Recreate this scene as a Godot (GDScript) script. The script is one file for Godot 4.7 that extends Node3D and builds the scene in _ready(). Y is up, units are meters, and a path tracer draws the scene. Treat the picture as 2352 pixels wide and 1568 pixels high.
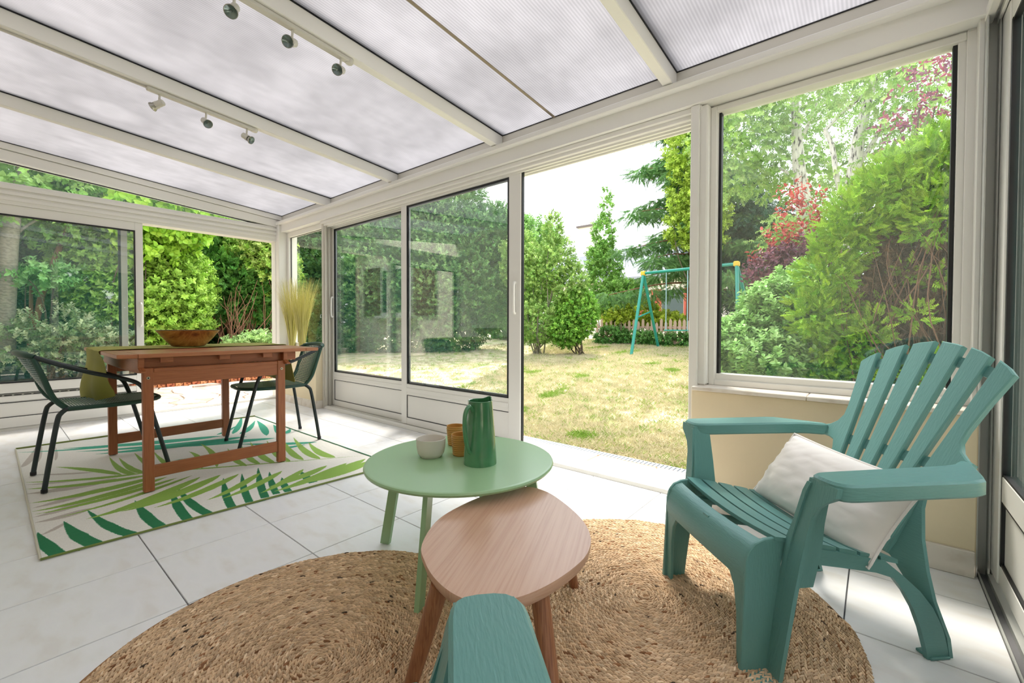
extends Node3D

# ---------------------------------------------------------------- mesh collector
class MB:
	var v := PackedVector3Array()
	var t := PackedVector2Array()
	var auto_uv := true
	var grain := Vector3(1, 0, 0)
	func n() -> int:
		return v.size()
	func tri(a: Vector3, b: Vector3, c: Vector3, ua := Vector2.INF, ub := Vector2.INF, uc := Vector2.INF) -> void:
		v.append(a); v.append(b); v.append(c)
		t.append(ua); t.append(ub); t.append(uc)
	func quad(a: Vector3, b: Vector3, c: Vector3, d: Vector3) -> void:
		tri(a, b, c); tri(a, c, d)
	func quv(a: Vector3, b: Vector3, c: Vector3, d: Vector3, ua: Vector2, ub: Vector2, uc: Vector2, ud: Vector2) -> void:
		tri(a, b, c, ua, ub, uc); tri(a, c, d, ua, uc, ud)
	# turns the triangles from index s on so that they face outwards
	func outward(s: int) -> void:
		var vol := 0.0
		var o := v[s] if v.size() > s else Vector3.ZERO
		for i in range(s, v.size(), 3):
			vol += (v[i] - o).dot((v[i + 1] - o).cross(v[i + 2] - o))
		if vol < 0.0:
			for i in range(s, v.size(), 3):
				var a := v[i + 1]
				v[i + 1] = v[i + 2]
				v[i + 2] = a
				var b := t[i + 1]
				t[i + 1] = t[i + 2]
				t[i + 2] = b
	func box(c: Vector3, s: Vector3, bev := 0.0, b := Basis()) -> MB:
		var h := s * 0.5
		var st := v.size()
		bev = minf(bev, minf(h.x, minf(h.y, h.z)) * 0.9)
		if bev <= 0.0:
			var p := []
			for i in 8:
				p.append(c + b * Vector3(h.x if i & 1 else -h.x, h.y if i & 2 else -h.y, h.z if i & 4 else -h.z))
			for q in [[0, 2, 3, 1], [4, 5, 7, 6], [0, 1, 5, 4], [2, 6, 7, 3], [0, 4, 6, 2], [1, 3, 7, 5]]:
				quad(p[q[0]], p[q[1]], p[q[2]], p[q[3]])
			outward(st)
			return self
		var ax := [Vector3(1, 0, 0), Vector3(0, 1, 0), Vector3(0, 0, 1)]
		var pt := func(sg: Vector3, k: int) -> Vector3:
			var q := sg * h
			for m in 3:
				if m != k:
					q[m] -= sg[m] * bev
			return c + b * q
		for k in 3:
			var i := (k + 1) % 3
			var j := (k + 2) % 3
			for sk in [-1.0, 1.0]:
				var c4 := []
				for e in [[-1.0, -1.0], [1.0, -1.0], [1.0, 1.0], [-1.0, 1.0]]:
					var sg := Vector3.ZERO
					sg[k] = sk; sg[i] = e[0]; sg[j] = e[1]
					c4.append(pt.call(sg, k))
				if sk > 0:
					quad(c4[0], c4[1], c4[2], c4[3])
				else:
					quad(c4[3], c4[2], c4[1], c4[0])
			for si in [-1.0, 1.0]:
				for sj in [-1.0, 1.0]:
					var s0 := Vector3.ZERO
					s0[i] = si; s0[j] = sj; s0[k] = -1.0
					var s1 := s0
					s1[k] = 1.0
					var a0: Vector3 = pt.call(s0, i)
					var a1: Vector3 = pt.call(s1, i)
					var b0: Vector3 = pt.call(s0, j)
					var b1: Vector3 = pt.call(s1, j)
					if si * sj > 0:
						quad(a0, b0, b1, a1)
					else:
						quad(a1, b1, b0, a0)
		for i in 8:
			var sg := Vector3(1.0 if i & 1 else -1.0, 1.0 if i & 2 else -1.0, 1.0 if i & 4 else -1.0)
			var q0: Vector3 = pt.call(sg, 0)
			var q1: Vector3 = pt.call(sg, 1)
			var q2: Vector3 = pt.call(sg, 2)
			if sg.x * sg.y * sg.z > 0:
				tri(q0, q1, q2)
			else:
				tri(q0, q2, q1)
		return self
	# box given by two corners
	func bb(a: Vector3, b: Vector3, bev := 0.0) -> MB:
		return box((a + b) * 0.5, (b - a).abs(), bev)
	# a bar of rectangular section between two points
	func bar(a: Vector3, b: Vector3, w: float, h: float, up := Vector3.UP, bev := 0.0) -> MB:
		var d := (b - a).normalized()
		var s := d.cross(up).normalized()
		var u := s.cross(d)
		return box((a + b) * 0.5, Vector3((b - a).length(), h, w), bev, Basis(d, u, s))
	func loft(rings: Array, closed := true, cap := true) -> MB:
		var st := v.size()
		var m: int = rings[0].size()
		for i in rings.size() - 1:
			var p: PackedVector3Array = rings[i]
			var q: PackedVector3Array = rings[i + 1]
			for j in (m if closed else m - 1):
				var k := (j + 1) % m
				quad(p[j], p[k], q[k], q[j])
		if cap and closed:
			for e in 2:
				var r: PackedVector3Array = rings[0] if e == 0 else rings[-1]
				var c := Vector3.ZERO
				for x in r:
					c += x
				c /= r.size()
				for j in m:
					var k := (j + 1) % m
					if e == 0:
						tri(c, r[k], r[j])
					else:
						tri(c, r[j], r[k])
		if closed:
			outward(st)
		return self
	func tube(path: Array, rad: Variant, sides := 10, cap := true) -> MB:
		var rings := []
		var d0: Vector3 = (path[1] - path[0]).normalized()
		var u := d0.cross(Vector3.UP if absf(d0.y) < 0.9 else Vector3.RIGHT).normalized()
		for i in path.size():
			var d: Vector3 = (path[mini(i + 1, path.size() - 1)] - path[maxi(i - 1, 0)]).normalized()
			u = (u - d * u.dot(d)).normalized()
			var w := d.cross(u)
			var rr: float = rad[i] if rad is Array else rad
			var ring := PackedVector3Array()
			for j in sides:
				var a := TAU * j / sides
				ring.append(path[i] + (u * cos(a) + w * sin(a)) * rr)
			rings.append(ring)
		return loft(rings, true, cap)
	func lathe(prof: Array, sides := 32, c := Vector3.ZERO) -> MB:
		var st := v.size()
		for i in prof.size() - 1:
			var p: Vector2 = prof[i]
			var q: Vector2 = prof[i + 1]
			for j in sides:
				var a := TAU * j / sides
				var b := TAU * (j + 1) / sides
				var A := c + Vector3(p.x * cos(a), p.y, p.x * sin(a))
				var B := c + Vector3(p.x * cos(b), p.y, p.x * sin(b))
				var C := c + Vector3(q.x * cos(b), q.y, q.x * sin(b))
				var D := c + Vector3(q.x * cos(a), q.y, q.x * sin(a))
				if p.x > 1e-6:
					tri(A, B, C)
				if q.x > 1e-6:
					tri(A, C, D)
		outward(st)
		return self
	# polygon (x along u, y along w) pushed along e, edges chamfered by bev
	func extr(poly: PackedVector2Array, o: Vector3, u: Vector3, w: Vector3, e: Vector3, bev := 0.0) -> MB:
		var st := v.size()
		var m := poly.size()
		var area := 0.0
		for i in m:
			area += poly[i].cross(poly[(i + 1) % m])
		var P := poly.duplicate()
		if area < 0:
			P.reverse()
		var inn := PackedVector2Array()
		for i in m:
			var a := P[(i + m - 1) % m]
			var b := P[i]
			var c := P[(i + 1) % m]
			var n1 := (b - a).normalized().orthogonal() * -1.0
			var n2 := (c - b).normalized().orthogonal() * -1.0
			var s := (n1 + n2)
			s = s / maxf(s.dot(n1), 0.35)
			inn.append(b + s * -bev if false else b - s * bev * -1.0 * sg(n1, a, b, P))
		var en := e.normalized() * bev
		var L := []
		if bev > 0.0:
			L = [[inn, Vector3.ZERO], [P, en], [P, e - en], [inn, e]]
		else:
			L = [[P, Vector3.ZERO], [P, e]]
		for k in L.size() - 1:
			for i in m:
				var j := (i + 1) % m
				var a: Vector2 = L[k][0][i]
				var b: Vector2 = L[k][0][j]
				var c: Vector2 = L[k + 1][0][j]
				var d: Vector2 = L[k + 1][0][i]
				quad(o + u * a.x + w * a.y + L[k][1], o + u * b.x + w * b.y + L[k][1], o + u * c.x + w * c.y + L[k + 1][1], o + u * d.x + w * d.y + L[k + 1][1])
		var Q: PackedVector2Array = L[0][0]
		var ix := Geometry2D.triangulate_polygon(Q)
		# sides run with the polygon: bottom cap against it, top cap with it
		for i in range(0, ix.size(), 3):
			var a := Q[ix[i]]
			var b := Q[ix[i + 1]]
			var c := Q[ix[i + 2]]
			if (b - a).cross(c - a) < 0:
				var x := b
				b = c
				c = x
			tri(o + u * a.x + w * a.y, o + u * c.x + w * c.y, o + u * b.x + w * b.y)
			tri(o + u * a.x + w * a.y + e, o + u * b.x + w * b.y + e, o + u * c.x + w * c.y + e)
		outward(st)
		return self
	func sg(n1: Vector2, a: Vector2, b: Vector2, _P: PackedVector2Array) -> float:
		# inward side of a counter-clockwise polygon is to the left of its edges
		var left := Vector2(-(b - a).y, (b - a).x)
		return 1.0 if n1.dot(left) > 0 else -1.0
	# an open sheet with thickness along its normals; rows of points
	func sheet(rows: Array, th: float) -> MB:
		var R := rows.size()
		var C: int = rows[0].size()
		var nn := []
		for i in R:
			var row := PackedVector3Array()
			for j in C:
				var a: Vector3 = rows[mini(i + 1, R - 1)][j] - rows[maxi(i - 1, 0)][j]
				var b: Vector3 = rows[i][mini(j + 1, C - 1)] - rows[i][maxi(j - 1, 0)]
				row.append(rows[i][j] + a.cross(b).normalized() * th)
			nn.append(row)
		var st := v.size()
		for i in R - 1:
			for j in C - 1:
				var u0 := Vector2(float(j) / (C - 1), float(i) / (R - 1))
				var u1 := Vector2(float(j + 1) / (C - 1), float(i + 1) / (R - 1))
				quv(rows[i][j], rows[i][j + 1], rows[i + 1][j + 1], rows[i + 1][j], u0, Vector2(u1.x, u0.y), u1, Vector2(u0.x, u1.y))
				quv(nn[i + 1][j], nn[i + 1][j + 1], nn[i][j + 1], nn[i][j], Vector2(u0.x, u1.y), u1, Vector2(u1.x, u0.y), u0)
		for i in R - 1:
			quad(rows[i][0], rows[i + 1][0], nn[i + 1][0], nn[i][0])
			quad(nn[i][C - 1], nn[i + 1][C - 1], rows[i + 1][C - 1], rows[i][C - 1])
		for j in C - 1:
			quad(nn[0][j], nn[0][j + 1], rows[0][j + 1], rows[0][j])
			quad(rows[R - 1][j], rows[R - 1][j + 1], nn[R - 1][j + 1], nn[R - 1][j])
		outward(st)
		return self
	func add(o: MB, x := Transform3D()) -> MB:
		for p in o.v:
			v.append(x * p)
		t.append_array(o.t)
		return self
	func done(angle := 38.0) -> ArrayMesh:
		var cnt := v.size()
		var fn := PackedVector3Array()
		var fa := PackedVector3Array()
		for i in range(0, cnt, 3):
			var c := (v[i + 1] - v[i]).cross(v[i + 2] - v[i])
			fa.append(c)
			fn.append(c.normalized())
		var at := {}
		if angle > 0.0:
			for i in cnt:
				var k := Vector3i((v[i] * 20000.0).round())
				if at.has(k):
					at[k].append(i / 3)
				else:
					at[k] = [i / 3]
		var co := cos(deg_to_rad(angle))
		var V := PackedVector3Array()
		var N := PackedVector3Array()
		var U := PackedVector2Array()
		V.resize(cnt); N.resize(cnt); U.resize(cnt)
		for f in fn.size():
			var nf := fn[f]
			for m in 3:
				var i := f * 3 + m
				var o := f * 3 + (2 - m)
				var s := nf
				if angle > 0.0:
					s = Vector3.ZERO
					for g in at[Vector3i((v[i] * 20000.0).round())]:
						if fn[g].dot(nf) > co:
							s += fa[g]
					s = s.normalized()
					if s == Vector3.ZERO:
						s = nf
				V[o] = v[i]
				N[o] = s
				if t[i].is_finite():
					U[o] = t[i]
				else:
					var g2 := grain
					if absf(nf.dot(g2)) > 0.8:
						g2 = Vector3(g2.y, g2.z, g2.x)
					var pv := nf.cross(g2).normalized()
					U[o] = Vector2(v[i].dot(g2), v[i].dot(pv))
		var arr := []
		arr.resize(Mesh.ARRAY_MAX)
		arr[Mesh.ARRAY_VERTEX] = V
		arr[Mesh.ARRAY_NORMAL] = N
		arr[Mesh.ARRAY_TEX_UV] = U
		var me := ArrayMesh.new()
		me.add_surface_from_arrays(Mesh.PRIMITIVE_TRIANGLES, arr)
		return me

# ---------------------------------------------------------------- nodes
var names := {}
var M := {}
var rng := RandomNumberGenerator.new()

func numbered(called: String) -> String:
	if not names.has(called):
		names[called] = 0
		return called
	names[called] += 1
	return "%s_%03d" % [called, names[called]]

func tag(o: Node3D, label: String, category: String, group := "") -> Node3D:
	o.set_meta("label", label)
	o.set_meta("category", category)
	if group != "":
		o.set_meta("group", group)
	return o

func thing(called: String, label: String, category: String, at := Vector3.ZERO, turn := 0.0, group := "") -> Node3D:
	var o := Node3D.new()
	o.name = numbered(called)
	add_child(o)
	o.position = at
	o.rotation.y = turn
	return tag(o, label, category, group)

func part(called: String, me: Variant, mat: Material, parent: Node3D, label := "") -> MeshInstance3D:
	var o := MeshInstance3D.new()
	o.name = called
	o.mesh = me.done() if me is MB else me
	o.material_override = mat
	parent.add_child(o, true)
	if label != "":
		o.set_meta("label", label)
	return o

func struct(called: String, me: Variant, mat: Material, label := "") -> MeshInstance3D:
	var o := MeshInstance3D.new()
	o.name = numbered(called)
	if me != null:
		o.mesh = me.done() if me is MB else me
		o.material_override = mat
	add_child(o)
	o.set_meta("kind", "structure")
	if label != "":
		o.set_meta("label", label)
	return o

func solo(called: String, me: Variant, mat: Material, label: String, category: String, group := "") -> MeshInstance3D:
	var o := MeshInstance3D.new()
	o.name = numbered(called)
	o.mesh = me.done() if me is MB else me
	o.material_override = mat
	add_child(o)
	tag(o, label, category, group)
	return o

func dup(root: Node3D, label: String, at: Vector3, turn: float) -> Node3D:
	var r: Node3D = root.duplicate()
	r.name = numbered(String(root.name))
	add_child(r)
	r.position = at
	r.rotation.y = turn
	r.set_meta("label", label)
	return r

func V3(x: float, y: float, z: float) -> Vector3:
	return Vector3(x, y, z)

func curve(pts: Array, steps := 8) -> Array:
	# Catmull-Rom through the points
	var out := []
	for i in pts.size() - 1:
		var a: Vector3 = pts[maxi(i - 1, 0)]
		var b: Vector3 = pts[i]
		var c: Vector3 = pts[i + 1]
		var d: Vector3 = pts[mini(i + 2, pts.size() - 1)]
		for k in steps:
			out.append(b.cubic_interpolate(c, a, d, float(k) / steps))
	out.append(pts[-1])
	return out

func curve2(pts: Array, steps := 6, closed := false) -> PackedVector2Array:
	var out := PackedVector2Array()
	var n := pts.size()
	for i in (n if closed else n - 1):
		var a: Vector2 = pts[(i - 1 + n) % n] if closed else pts[maxi(i - 1, 0)]
		var b: Vector2 = pts[i]
		var c: Vector2 = pts[(i + 1) % n]
		var d: Vector2 = pts[(i + 2) % n] if closed else pts[mini(i + 2, n - 1)]
		for k in steps:
			out.append(b.cubic_interpolate(c, a, d, float(k) / steps))
	if not closed:
		out.append(pts[-1])
	return out

# ---------------------------------------------------------------- materials
func mat(col: Color, rough := 0.6, extra := {}) -> StandardMaterial3D:
	var m := StandardMaterial3D.new()
	m.albedo_color = col
	m.roughness = rough
	for k in extra:
		m.set(k, extra[k])
	return m

func hexc(r: int, g: int, b: int) -> Color:
	return Color8(r, g, b)

func noise(seed_: int, freq: float, oct := 4) -> FastNoiseLite:
	var f := FastNoiseLite.new()
	f.seed = seed_
	f.noise_type = FastNoiseLite.TYPE_SIMPLEX_SMOOTH
	f.frequency = freq
	f.fractal_octaves = oct
	return f

func ntex(seed_: int, freq: float, cols: Array, offs: Array, size := 512, oct := 5) -> NoiseTexture2D:
	var x := NoiseTexture2D.new()
	x.width = size
	x.height = size
	x.seamless = true
	x.noise = noise(seed_, freq, oct)
	var g := Gradient.new()
	g.colors = PackedColorArray(cols)
	g.offsets = PackedFloat32Array(offs)
	x.color_ramp = g
	return x

func wood(seed_: int, base: Color, dark: Color, light: Color, w := 512, h := 512, su := 0.006, sv := 0.09) -> ImageTexture:
	# grain runs along u
	var im := Image.create(w, h, false, Image.FORMAT_RGB8)
	var a := noise(seed_, 1.0, 3)
	var b := noise(seed_ + 7, 1.0, 2)
	for y in h:
		for x in w:
			# wrap softly along u by mirroring
			var xx := float(absi(x - w / 2))
			var yy := float(absi(y - h / 2))
			var k := a.get_noise_2d(xx * su, yy * sv) + 0.35 * b.get_noise_2d(xx * su * 3.0, yy * sv * 5.0)
			var c := base.lerp(dark, clampf(k * 1.3, 0, 1)) if k > 0 else base.lerp(light, clampf(-k * 1.3, 0, 1))
			im.set_pixel(x, y, c)
	return ImageTexture.create_from_image(im)

func make_materials() -> void:
	M.white = mat(hexc(232, 231, 225), 0.32)
	M.whitedirty = mat(hexc(206, 203, 192), 0.5)
	M.plate = mat(hexc(214, 211, 200), 0.4)
	M.gasket = mat(hexc(22, 24, 27), 0.5)
	M.spacer = mat(hexc(120, 125, 128), 0.4, {"metallic": 0.6})
	M.alu = mat(hexc(188, 190, 186), 0.4, {"metallic": 0.35})
	M.cream = mat(hexc(236, 222, 190), 0.75, {"albedo_texture": ntex(3, 0.004, [Color(0.93, 0.93, 0.93), Color(1, 1, 1)], [0.2, 0.7], 256), "uv1_scale": Vector3(0.5, 0.5, 0.5)})
	M.render_wall = mat(hexc(240, 230, 218), 0.9)
	M.grout = mat(hexc(112, 112, 114), 0.9)
	M.skirt = mat(hexc(226, 219, 208), 0.4, {"albedo_texture": ntex(4, 0.02, [Color(0.93, 0.91, 0.89), Color(1, 1, 1)], [0.1, 0.6], 256), "uv1_scale": Vector3(2, 2, 2)})
	M.tile = []
	for k in 4:
		M.tile.append(mat(Color(0.93, 0.932, 0.935), 0.3, {"albedo_texture": ntex(20 + k, 0.006, [Color(0.955, 0.945, 0.93), Color(0.975, 0.973, 0.968), Color(0.985, 0.985, 0.987), Color(0.97, 0.972, 0.976)], [0.12, 0.36, 0.6, 0.95], 512, 6), "uv1_scale": Vector3(1.1, 2.6, 1), "uv1_offset": Vector3(0.31 * k, 0.17 * k, 0), "metallic_specular": 0.4}))
	M.glass = mat(Color(0.45, 0.72, 0.68, 0.012), 0.0, {"transparency": BaseMaterial3D.TRANSPARENCY_ALPHA})
	M.glassdirty = mat(Color(0.42, 0.72, 0.70, 0.055), 0.0, {"transparency": BaseMaterial3D.TRANSPARENCY_ALPHA})
	M.poly = mat(Color(0.76, 0.762, 0.768), 0.5, {"albedo_texture": roof_texture(), "backlight_enabled": true, "backlight": Color(1.25, 1.25, 1.25)})
	M.seam = mat(hexc(150, 138, 118), 0.7)
	M.lawn = mat(Color(1, 1, 1), 0.95, {"albedo_texture": ntex(31, 0.012, [hexc(212, 198, 164), hexc(218, 206, 172), hexc(190, 190, 136), hexc(140, 164, 84)], [0.25, 0.48, 0.62, 0.85], 1024, 6), "uv1_scale": Vector3(0.16, 0.16, 0.16)})
	M.soil = mat(hexc(92, 76, 60), 1.0)
	M.stonepave = mat(hexc(214, 200, 186), 0.85)
	M.brick = mat(hexc(198, 122, 84), 0.85)
	M.paver = mat(hexc(224, 216, 204), 0.85)
	M.drain = mat(hexc(196, 202, 208), 0.5)
	M.dark = mat(hexc(26, 24, 22), 0.9)

func roof_texture() -> ImageTexture:
	# u runs down the slope, v across the panel: fine ribs along u, soft grime in streaks
	var w := 512
	var h := 1024
	var im := Image.create(w, h, false, Image.FORMAT_RGB8)
	var a := noise(71, 1.0, 4)
	var b := noise(72, 1.0, 3)
	for y in h:
		var rib := 0.955 + 0.045 * cos(TAU * y * 85.0 / h)
		for x in w:
			var xx := float(absi(x - w / 2))
			var yy := float(absi(y - h / 2))
			var k := 0.5 + 0.5 * a.get_noise_2d(xx * 0.011, yy * 0.0016)
			var g := 0.5 + 0.5 * b.get_noise_2d(xx * 0.03 + 40.0, yy * 0.012)
			var q := lerpf(0.92, 1.0, smoothstep(0.1, 0.9, k)) * lerpf(0.97, 1.0, smoothstep(0.1, 0.9, g)) * rib
			im.set_pixel(x, y, Color(q, q * 0.99, q * 0.995))
	return ImageTexture.create_from_image(im)

# ---------------------------------------------------------------- scene
const ROOF_K := 0.0865
func roof_y(z: float) -> float:
	return 2.333 + ROOF_K * (z + 2.43)

func _ready() -> void:
	rng.seed = 11
	var cam := Camera3D.new()
	cam.name = "camera"
	cam.transform = Transform3D(Basis(Vector3(0.768724, 0.0026, -0.639575), Vector3(-0.013893, 0.999824, -0.012635), Vector3(0.63943, 0.018599, 0.768625)).orthonormalized(), Vector3(0, 0.95, 0))
	cam.projection = Camera3D.PROJECTION_FRUSTUM
	cam.near = 0.05
	cam.far = 200.0
	cam.keep_aspect = Camera3D.KEEP_HEIGHT
	cam.size = 1568.0 / 1004.55 * cam.near
	cam.frustum_offset = Vector2(0, -18.85 / 1004.55 * cam.near)
	add_child(cam)
	cam.current = true
	var env := Environment.new()
	env.background_mode = Environment.BG_SKY
	var sky := Sky.new()
	var sm := ProceduralSkyMaterial.new()
	sm.sky_top_color = Color(0.94, 0.965, 1.0)
	sm.energy_multiplier = 1.6
	sm.sky_horizon_color = Color(1, 1, 1)
	sm.ground_bottom_color = Color(0.42, 0.44, 0.36)
	sm.ground_horizon_color = Color(0.5, 0.52, 0.45)
	sky.sky_material = sm
	env.sky = sky
	env.tonemap_mode = Environment.TONE_MAPPER_LINEAR
	env.tonemap_exposure = 2.15
	env.sdfgi_enabled = true
	env.ssao_enabled = true
	env.ssil_enabled = true
	var we := WorldEnvironment.new()
	we.name = "environment"
	we.environment = env
	add_child(we)
	var sun := DirectionalLight3D.new()
	sun.name = "hazy_sun"
	sun.light_color = Color(1.0, 0.97, 0.92)
	sun.light_energy = 1.2
	sun.light_angular_distance = 14.0
	sun.shadow_enabled = true
	sun.sky_mode = DirectionalLight3D.SKY_MODE_LIGHT_ONLY
	sun.look_at_from_position(Vector3.ZERO, Vector3(0.35, -1.0, 0.45))
	add_child(sun)
	make_materials()
	build_shell()
	build_outside()
	build_furniture()

func pane(called: String, a: Vector3, b: Vector3, parent: Node3D, m: Material) -> MeshInstance3D:
	return part(called, MB.new().bb(a, b), m, parent)

# a glazed leaf in a plane of constant z (axis 0) or constant x (axis 2): frame bars, gasket, two sheets of glass
func build_shell() -> void:
	# ---- floor: screed and tiles
	var fl := struct("floor", MB.new().bb(V3(-5.95, -0.12, -2.62), V3(0.42, -0.008, 0.62)), M.grout)
	var tb := []
	var px := 0.43
	for k in 3:
		tb.append(MB.new().box(Vector3.ZERO, V3(px - 0.0045, 0.012, px - 0.0045), 0.0012).done())
	var x0 := -0.927 + 0.43 * 3 - 0.43 * 0.0
	for i in 16:
		for j in 8:
			var xa := x0 - px * (i + 1)
			var za := 0.433 - px * (j + 1)
			var lo := V3(maxf(xa, -5.9), 0, maxf(za, -2.44))
			var hi := V3(minf(xa + px, 0.312), 0, za + px)
			if hi.x - lo.x < 0.03 or hi.z - lo.z < 0.03:
				continue
			var me: Mesh = tb[0]
			if hi.x - lo.x < px - 0.01 or hi.z - lo.z < px - 0.01:
				me = MB.new().box(Vector3.ZERO, V3(hi.x - lo.x - 0.0045, 0.012, hi.z - lo.z - 0.0045), 0.0012).done()
			var o := part("tile", me, M.tile[(i * 3 + j * 5 + i * j) % 4], fl)
			o.position = (lo + hi) * 0.5 + V3(0, -0.006, 0)
	# ---- long wall: low walls, sills, skirting
	var wb := struct("wall_back", MB.new().bb(V3(-5.9, 0, -2.6), V3(-4.835, 0.655, -2.362), 0.004), M.cream, "low cream wall below the narrow fixed pane in the far corner")
	for k in 3:
		var a := -5.87 + k * 0.35
		part("skirting_tile", MB.new().bb(V3(a + 0.002, 0, -2.364), V3(minf(a + 0.348, -4.83), 0.09, -2.352), 0.002), M.skirt, wb)
	part("skirting_tile", MB.new().bb(V3(-4.837, 0, -2.44), V3(-4.826, 0.09, -2.352), 0.002), M.skirt, wb)
	part("sill_tile", MB.new().bb(V3(-5.87, 0.655, -2.5), V3(-4.83, 0.669, -2.352), 0.003), M.skirt, wb)
	var wr := struct("wall_back", MB.new().bb(V3(-0.745, 0, -2.62), V3(0.302, 0.612, -2.377), 0.004), M.cream, "low cream wall below the large window behind the armchair")
	for k in 2:
		part("sill_tile", MB.new().bb(V3(-0.735 + k * 0.5, 0.614, -2.52), V3(-0.737 + k * 0.5 + (0.5 if k == 0 else 0.54), 0.634, -2.35), 0.003), M.skirt, wr)
	for k in 3:
		part("skirting_tile", MB.new().bb(V3(-0.735 + k * 0.35, 0, -2.38), V3(-0.737 + minf((k + 1) * 0.35, 1.036), 0.1, -2.362), 0.003), M.skirt, wr)
	# ---- head beam over the long wall
	var tb1 := struct("trim_1", MB.new().bb(V3(-5.95, 2.115, -2.6), V3(0.42, 2.21, -2.4), 0.003), M.white, "white eaves beam above the doors and windows")
	part("wall_plate", MB.new().bb(V3(-5.95, 2.21, -2.6), V3(0.42, 2.335, -2.43)), M.plate, tb1)
	var lg := MB.new()
	lg.bb(V3(-5.9, 2.206, -2.44), V3(0.42, 2.245, -2.357), 0.006)
	part("ledge", lg, M.white, tb1)
	var hd := MB.new()
	hd.bb(V3(-4.84, 2.062, -2.6), V3(-0.72, 2.115, -2.445), 0.003)
	hd.bb(V3(-4.84, 2.085, -2.45), V3(-0.72, 2.115, -2.425), 0.003)
	for k in 3:
		hd.bb(V3(-4.84, 2.05, -2.485 - k * 0.045), V3(-0.72, 2.07, -2.47 - k * 0.045), 0.001)
	part("door_head", hd, M.white, tb1)
	# corner post
	struct("trim_2", MB.new().bb(V3(-5.96, 0, -2.6), V3(-5.80, 2.21, -2.37), 0.006), M.white, "white corner post")
	# ---- fixed pane in the far corner
	var w1 := struct("window_1", frame_z(-5.80, -4.835, 0.669, 2.115, -2.53, -2.47, 0.05, 0.06), M.white, "narrow fixed pane behind the golden grass")
	part("gasket", frame_z(-5.752, -4.88, 0.72, 2.06, -2.505, -2.497, 0.01, 0.01), M.gasket, w1)
	pane("pane", V3(-5.75, 0.72, -2.505), V3(-4.88, 2.06, -2.501), w1, M.glass)
	# ---- jamb with its tracks
	var jb := MB.new()
	jb.bb(V3(-4.84, 0, -2.6), V3(-4.80, 2.115, -2.44), 0.002)
	for k in 4:
		jb.bb(V3(-4.81, 0.02, -2.462 - k * 0.04), V3(-4.775, 2.07, -2.452 - k * 0.04), 0.001)
	struct("trim_3", jb, M.whitedirty, "grooved white door jamb with sliding tracks")
	# ---- sliding doors of the long wall
	slider("door_1", -4.79, -3.385, -2.572, -2.535, 0.045, 0.08, 0.412, 2.033, 0.096, 0.322, "sliding patio door leaf on the outer track, second from the corner", -1)
	slider("door_2", -3.415, -1.985, -2.52, -2.482, 0.085, 0.115, 0.405, 2.043, 0.096, 0.301, "sliding patio door leaf beside the open doorway", 1)
	# bottom track
	var tr := MB.new()
	tr.extr(PackedVector2Array([Vector2(-2.44, 0), Vector2(-2.447, 0.022), Vector2(-2.462, 0.03), Vector2(-2.475, 0.03), Vector2(-2.475, 0.016), Vector2(-2.62, 0.016), Vector2(-2.62, 0)]), V3(-4.84, 0, 0), V3(0, 0, 1), V3(0, 1, 0), V3(4.1, 0, 0))
	for k in 3:
		tr.bb(V3(-4.84, 0.016, -2.512 - k * 0.042), V3(-0.74, 0.032, -2.504 - k * 0.042), 0.001)
	struct("trim_4", tr, M.white, "white threshold track of the sliding doors")
	# post right of the opening
	struct("trim_5", MB.new().bb(V3(-0.772, 0, -2.6), V3(-0.728, 2.115, -2.41), 0.004).bb(V3(-0.735, 0.634, -2.6), V3(-0.69, 2.115, -2.43), 0.008), M.white, "white post between the open doorway and the large window")
	# ---- large window
	var w2 := struct("window_2", frame_z(-0.69, 0.29, 0.634, 2.108, -2.56, -2.48, 0.03, 0.03).add(frame_z(-0.68, 0.262, 0.645, 2.15, -2.55, -2.492, 0.025, 0.05)), M.white, "large fixed window behind the armchair")
	part("gasket", frame_z(-0.655, 0.236, 0.672, 2.099, -2.54, -2.505, 0.0125, 0.0125), M.gasket, w2)
	pane("pane", V3(-0.65, 0.68, -2.525), V3(0.232, 2.09, -2.521), w2, M.glass)
	pane("pane", V3(-0.65, 0.68, -2.545), V3(0.232, 2.09, -2.541), w2, M.glass)
	struct("trim_6", MB.new().bb(V3(0.287, 0.6, -2.6), V3(0.303, 2.12, -2.43), 0.002).bb(V3(0.262, 0.634, -2.56), V3(0.29, 2.12, -2.485), 0.002), M.white, "white corner panel right of the large window")
	# ---- gable wall
	var gl := MB.new()
	gl.bb(V3(-6.02, 2.0, -2.6), V3(-5.875, 2.19, 0.6), 0.003)
	for k in 3:
		gl.bb(V3(-5.88, 2.035 + k * 0.05, -2.45), V3(-5.866 + k * 0.003, 2.065 + k * 0.05, 0.6), 0.003)
	struct("trim_7", gl, M.white, "white grooved lintel of the gable wall")
	var gr := MB.new()
	gr.extr(PackedVector2Array([Vector2(-2.6, roof_y(-2.6) - 0.155), Vector2(0.6, roof_y(0.6) - 0.155), Vector2(0.6, roof_y(0.6) - 0.065), Vector2(-2.6, roof_y(-2.6) - 0.065)]), V3(-5.86, 0, 0), V3(0, 0, 1), V3(0, 1, 0), V3(-0.12, 0, 0), 0.003)
	gr.extr(PackedVector2Array([Vector2(-2.45, roof_y(-2.45) - 0.062), Vector2(0.6, roof_y(0.6) - 0.062), Vector2(0.6, roof_y(0.6)), Vector2(-2.45, roof_y(-2.45))]), V3(-5.845, 0, 0), V3(0, 0, 1), V3(0, 1, 0), V3(-0.12, 0, 0), 0.003)
	struct("trim_8", gr, M.white, "white sloping gable rafter")
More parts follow.
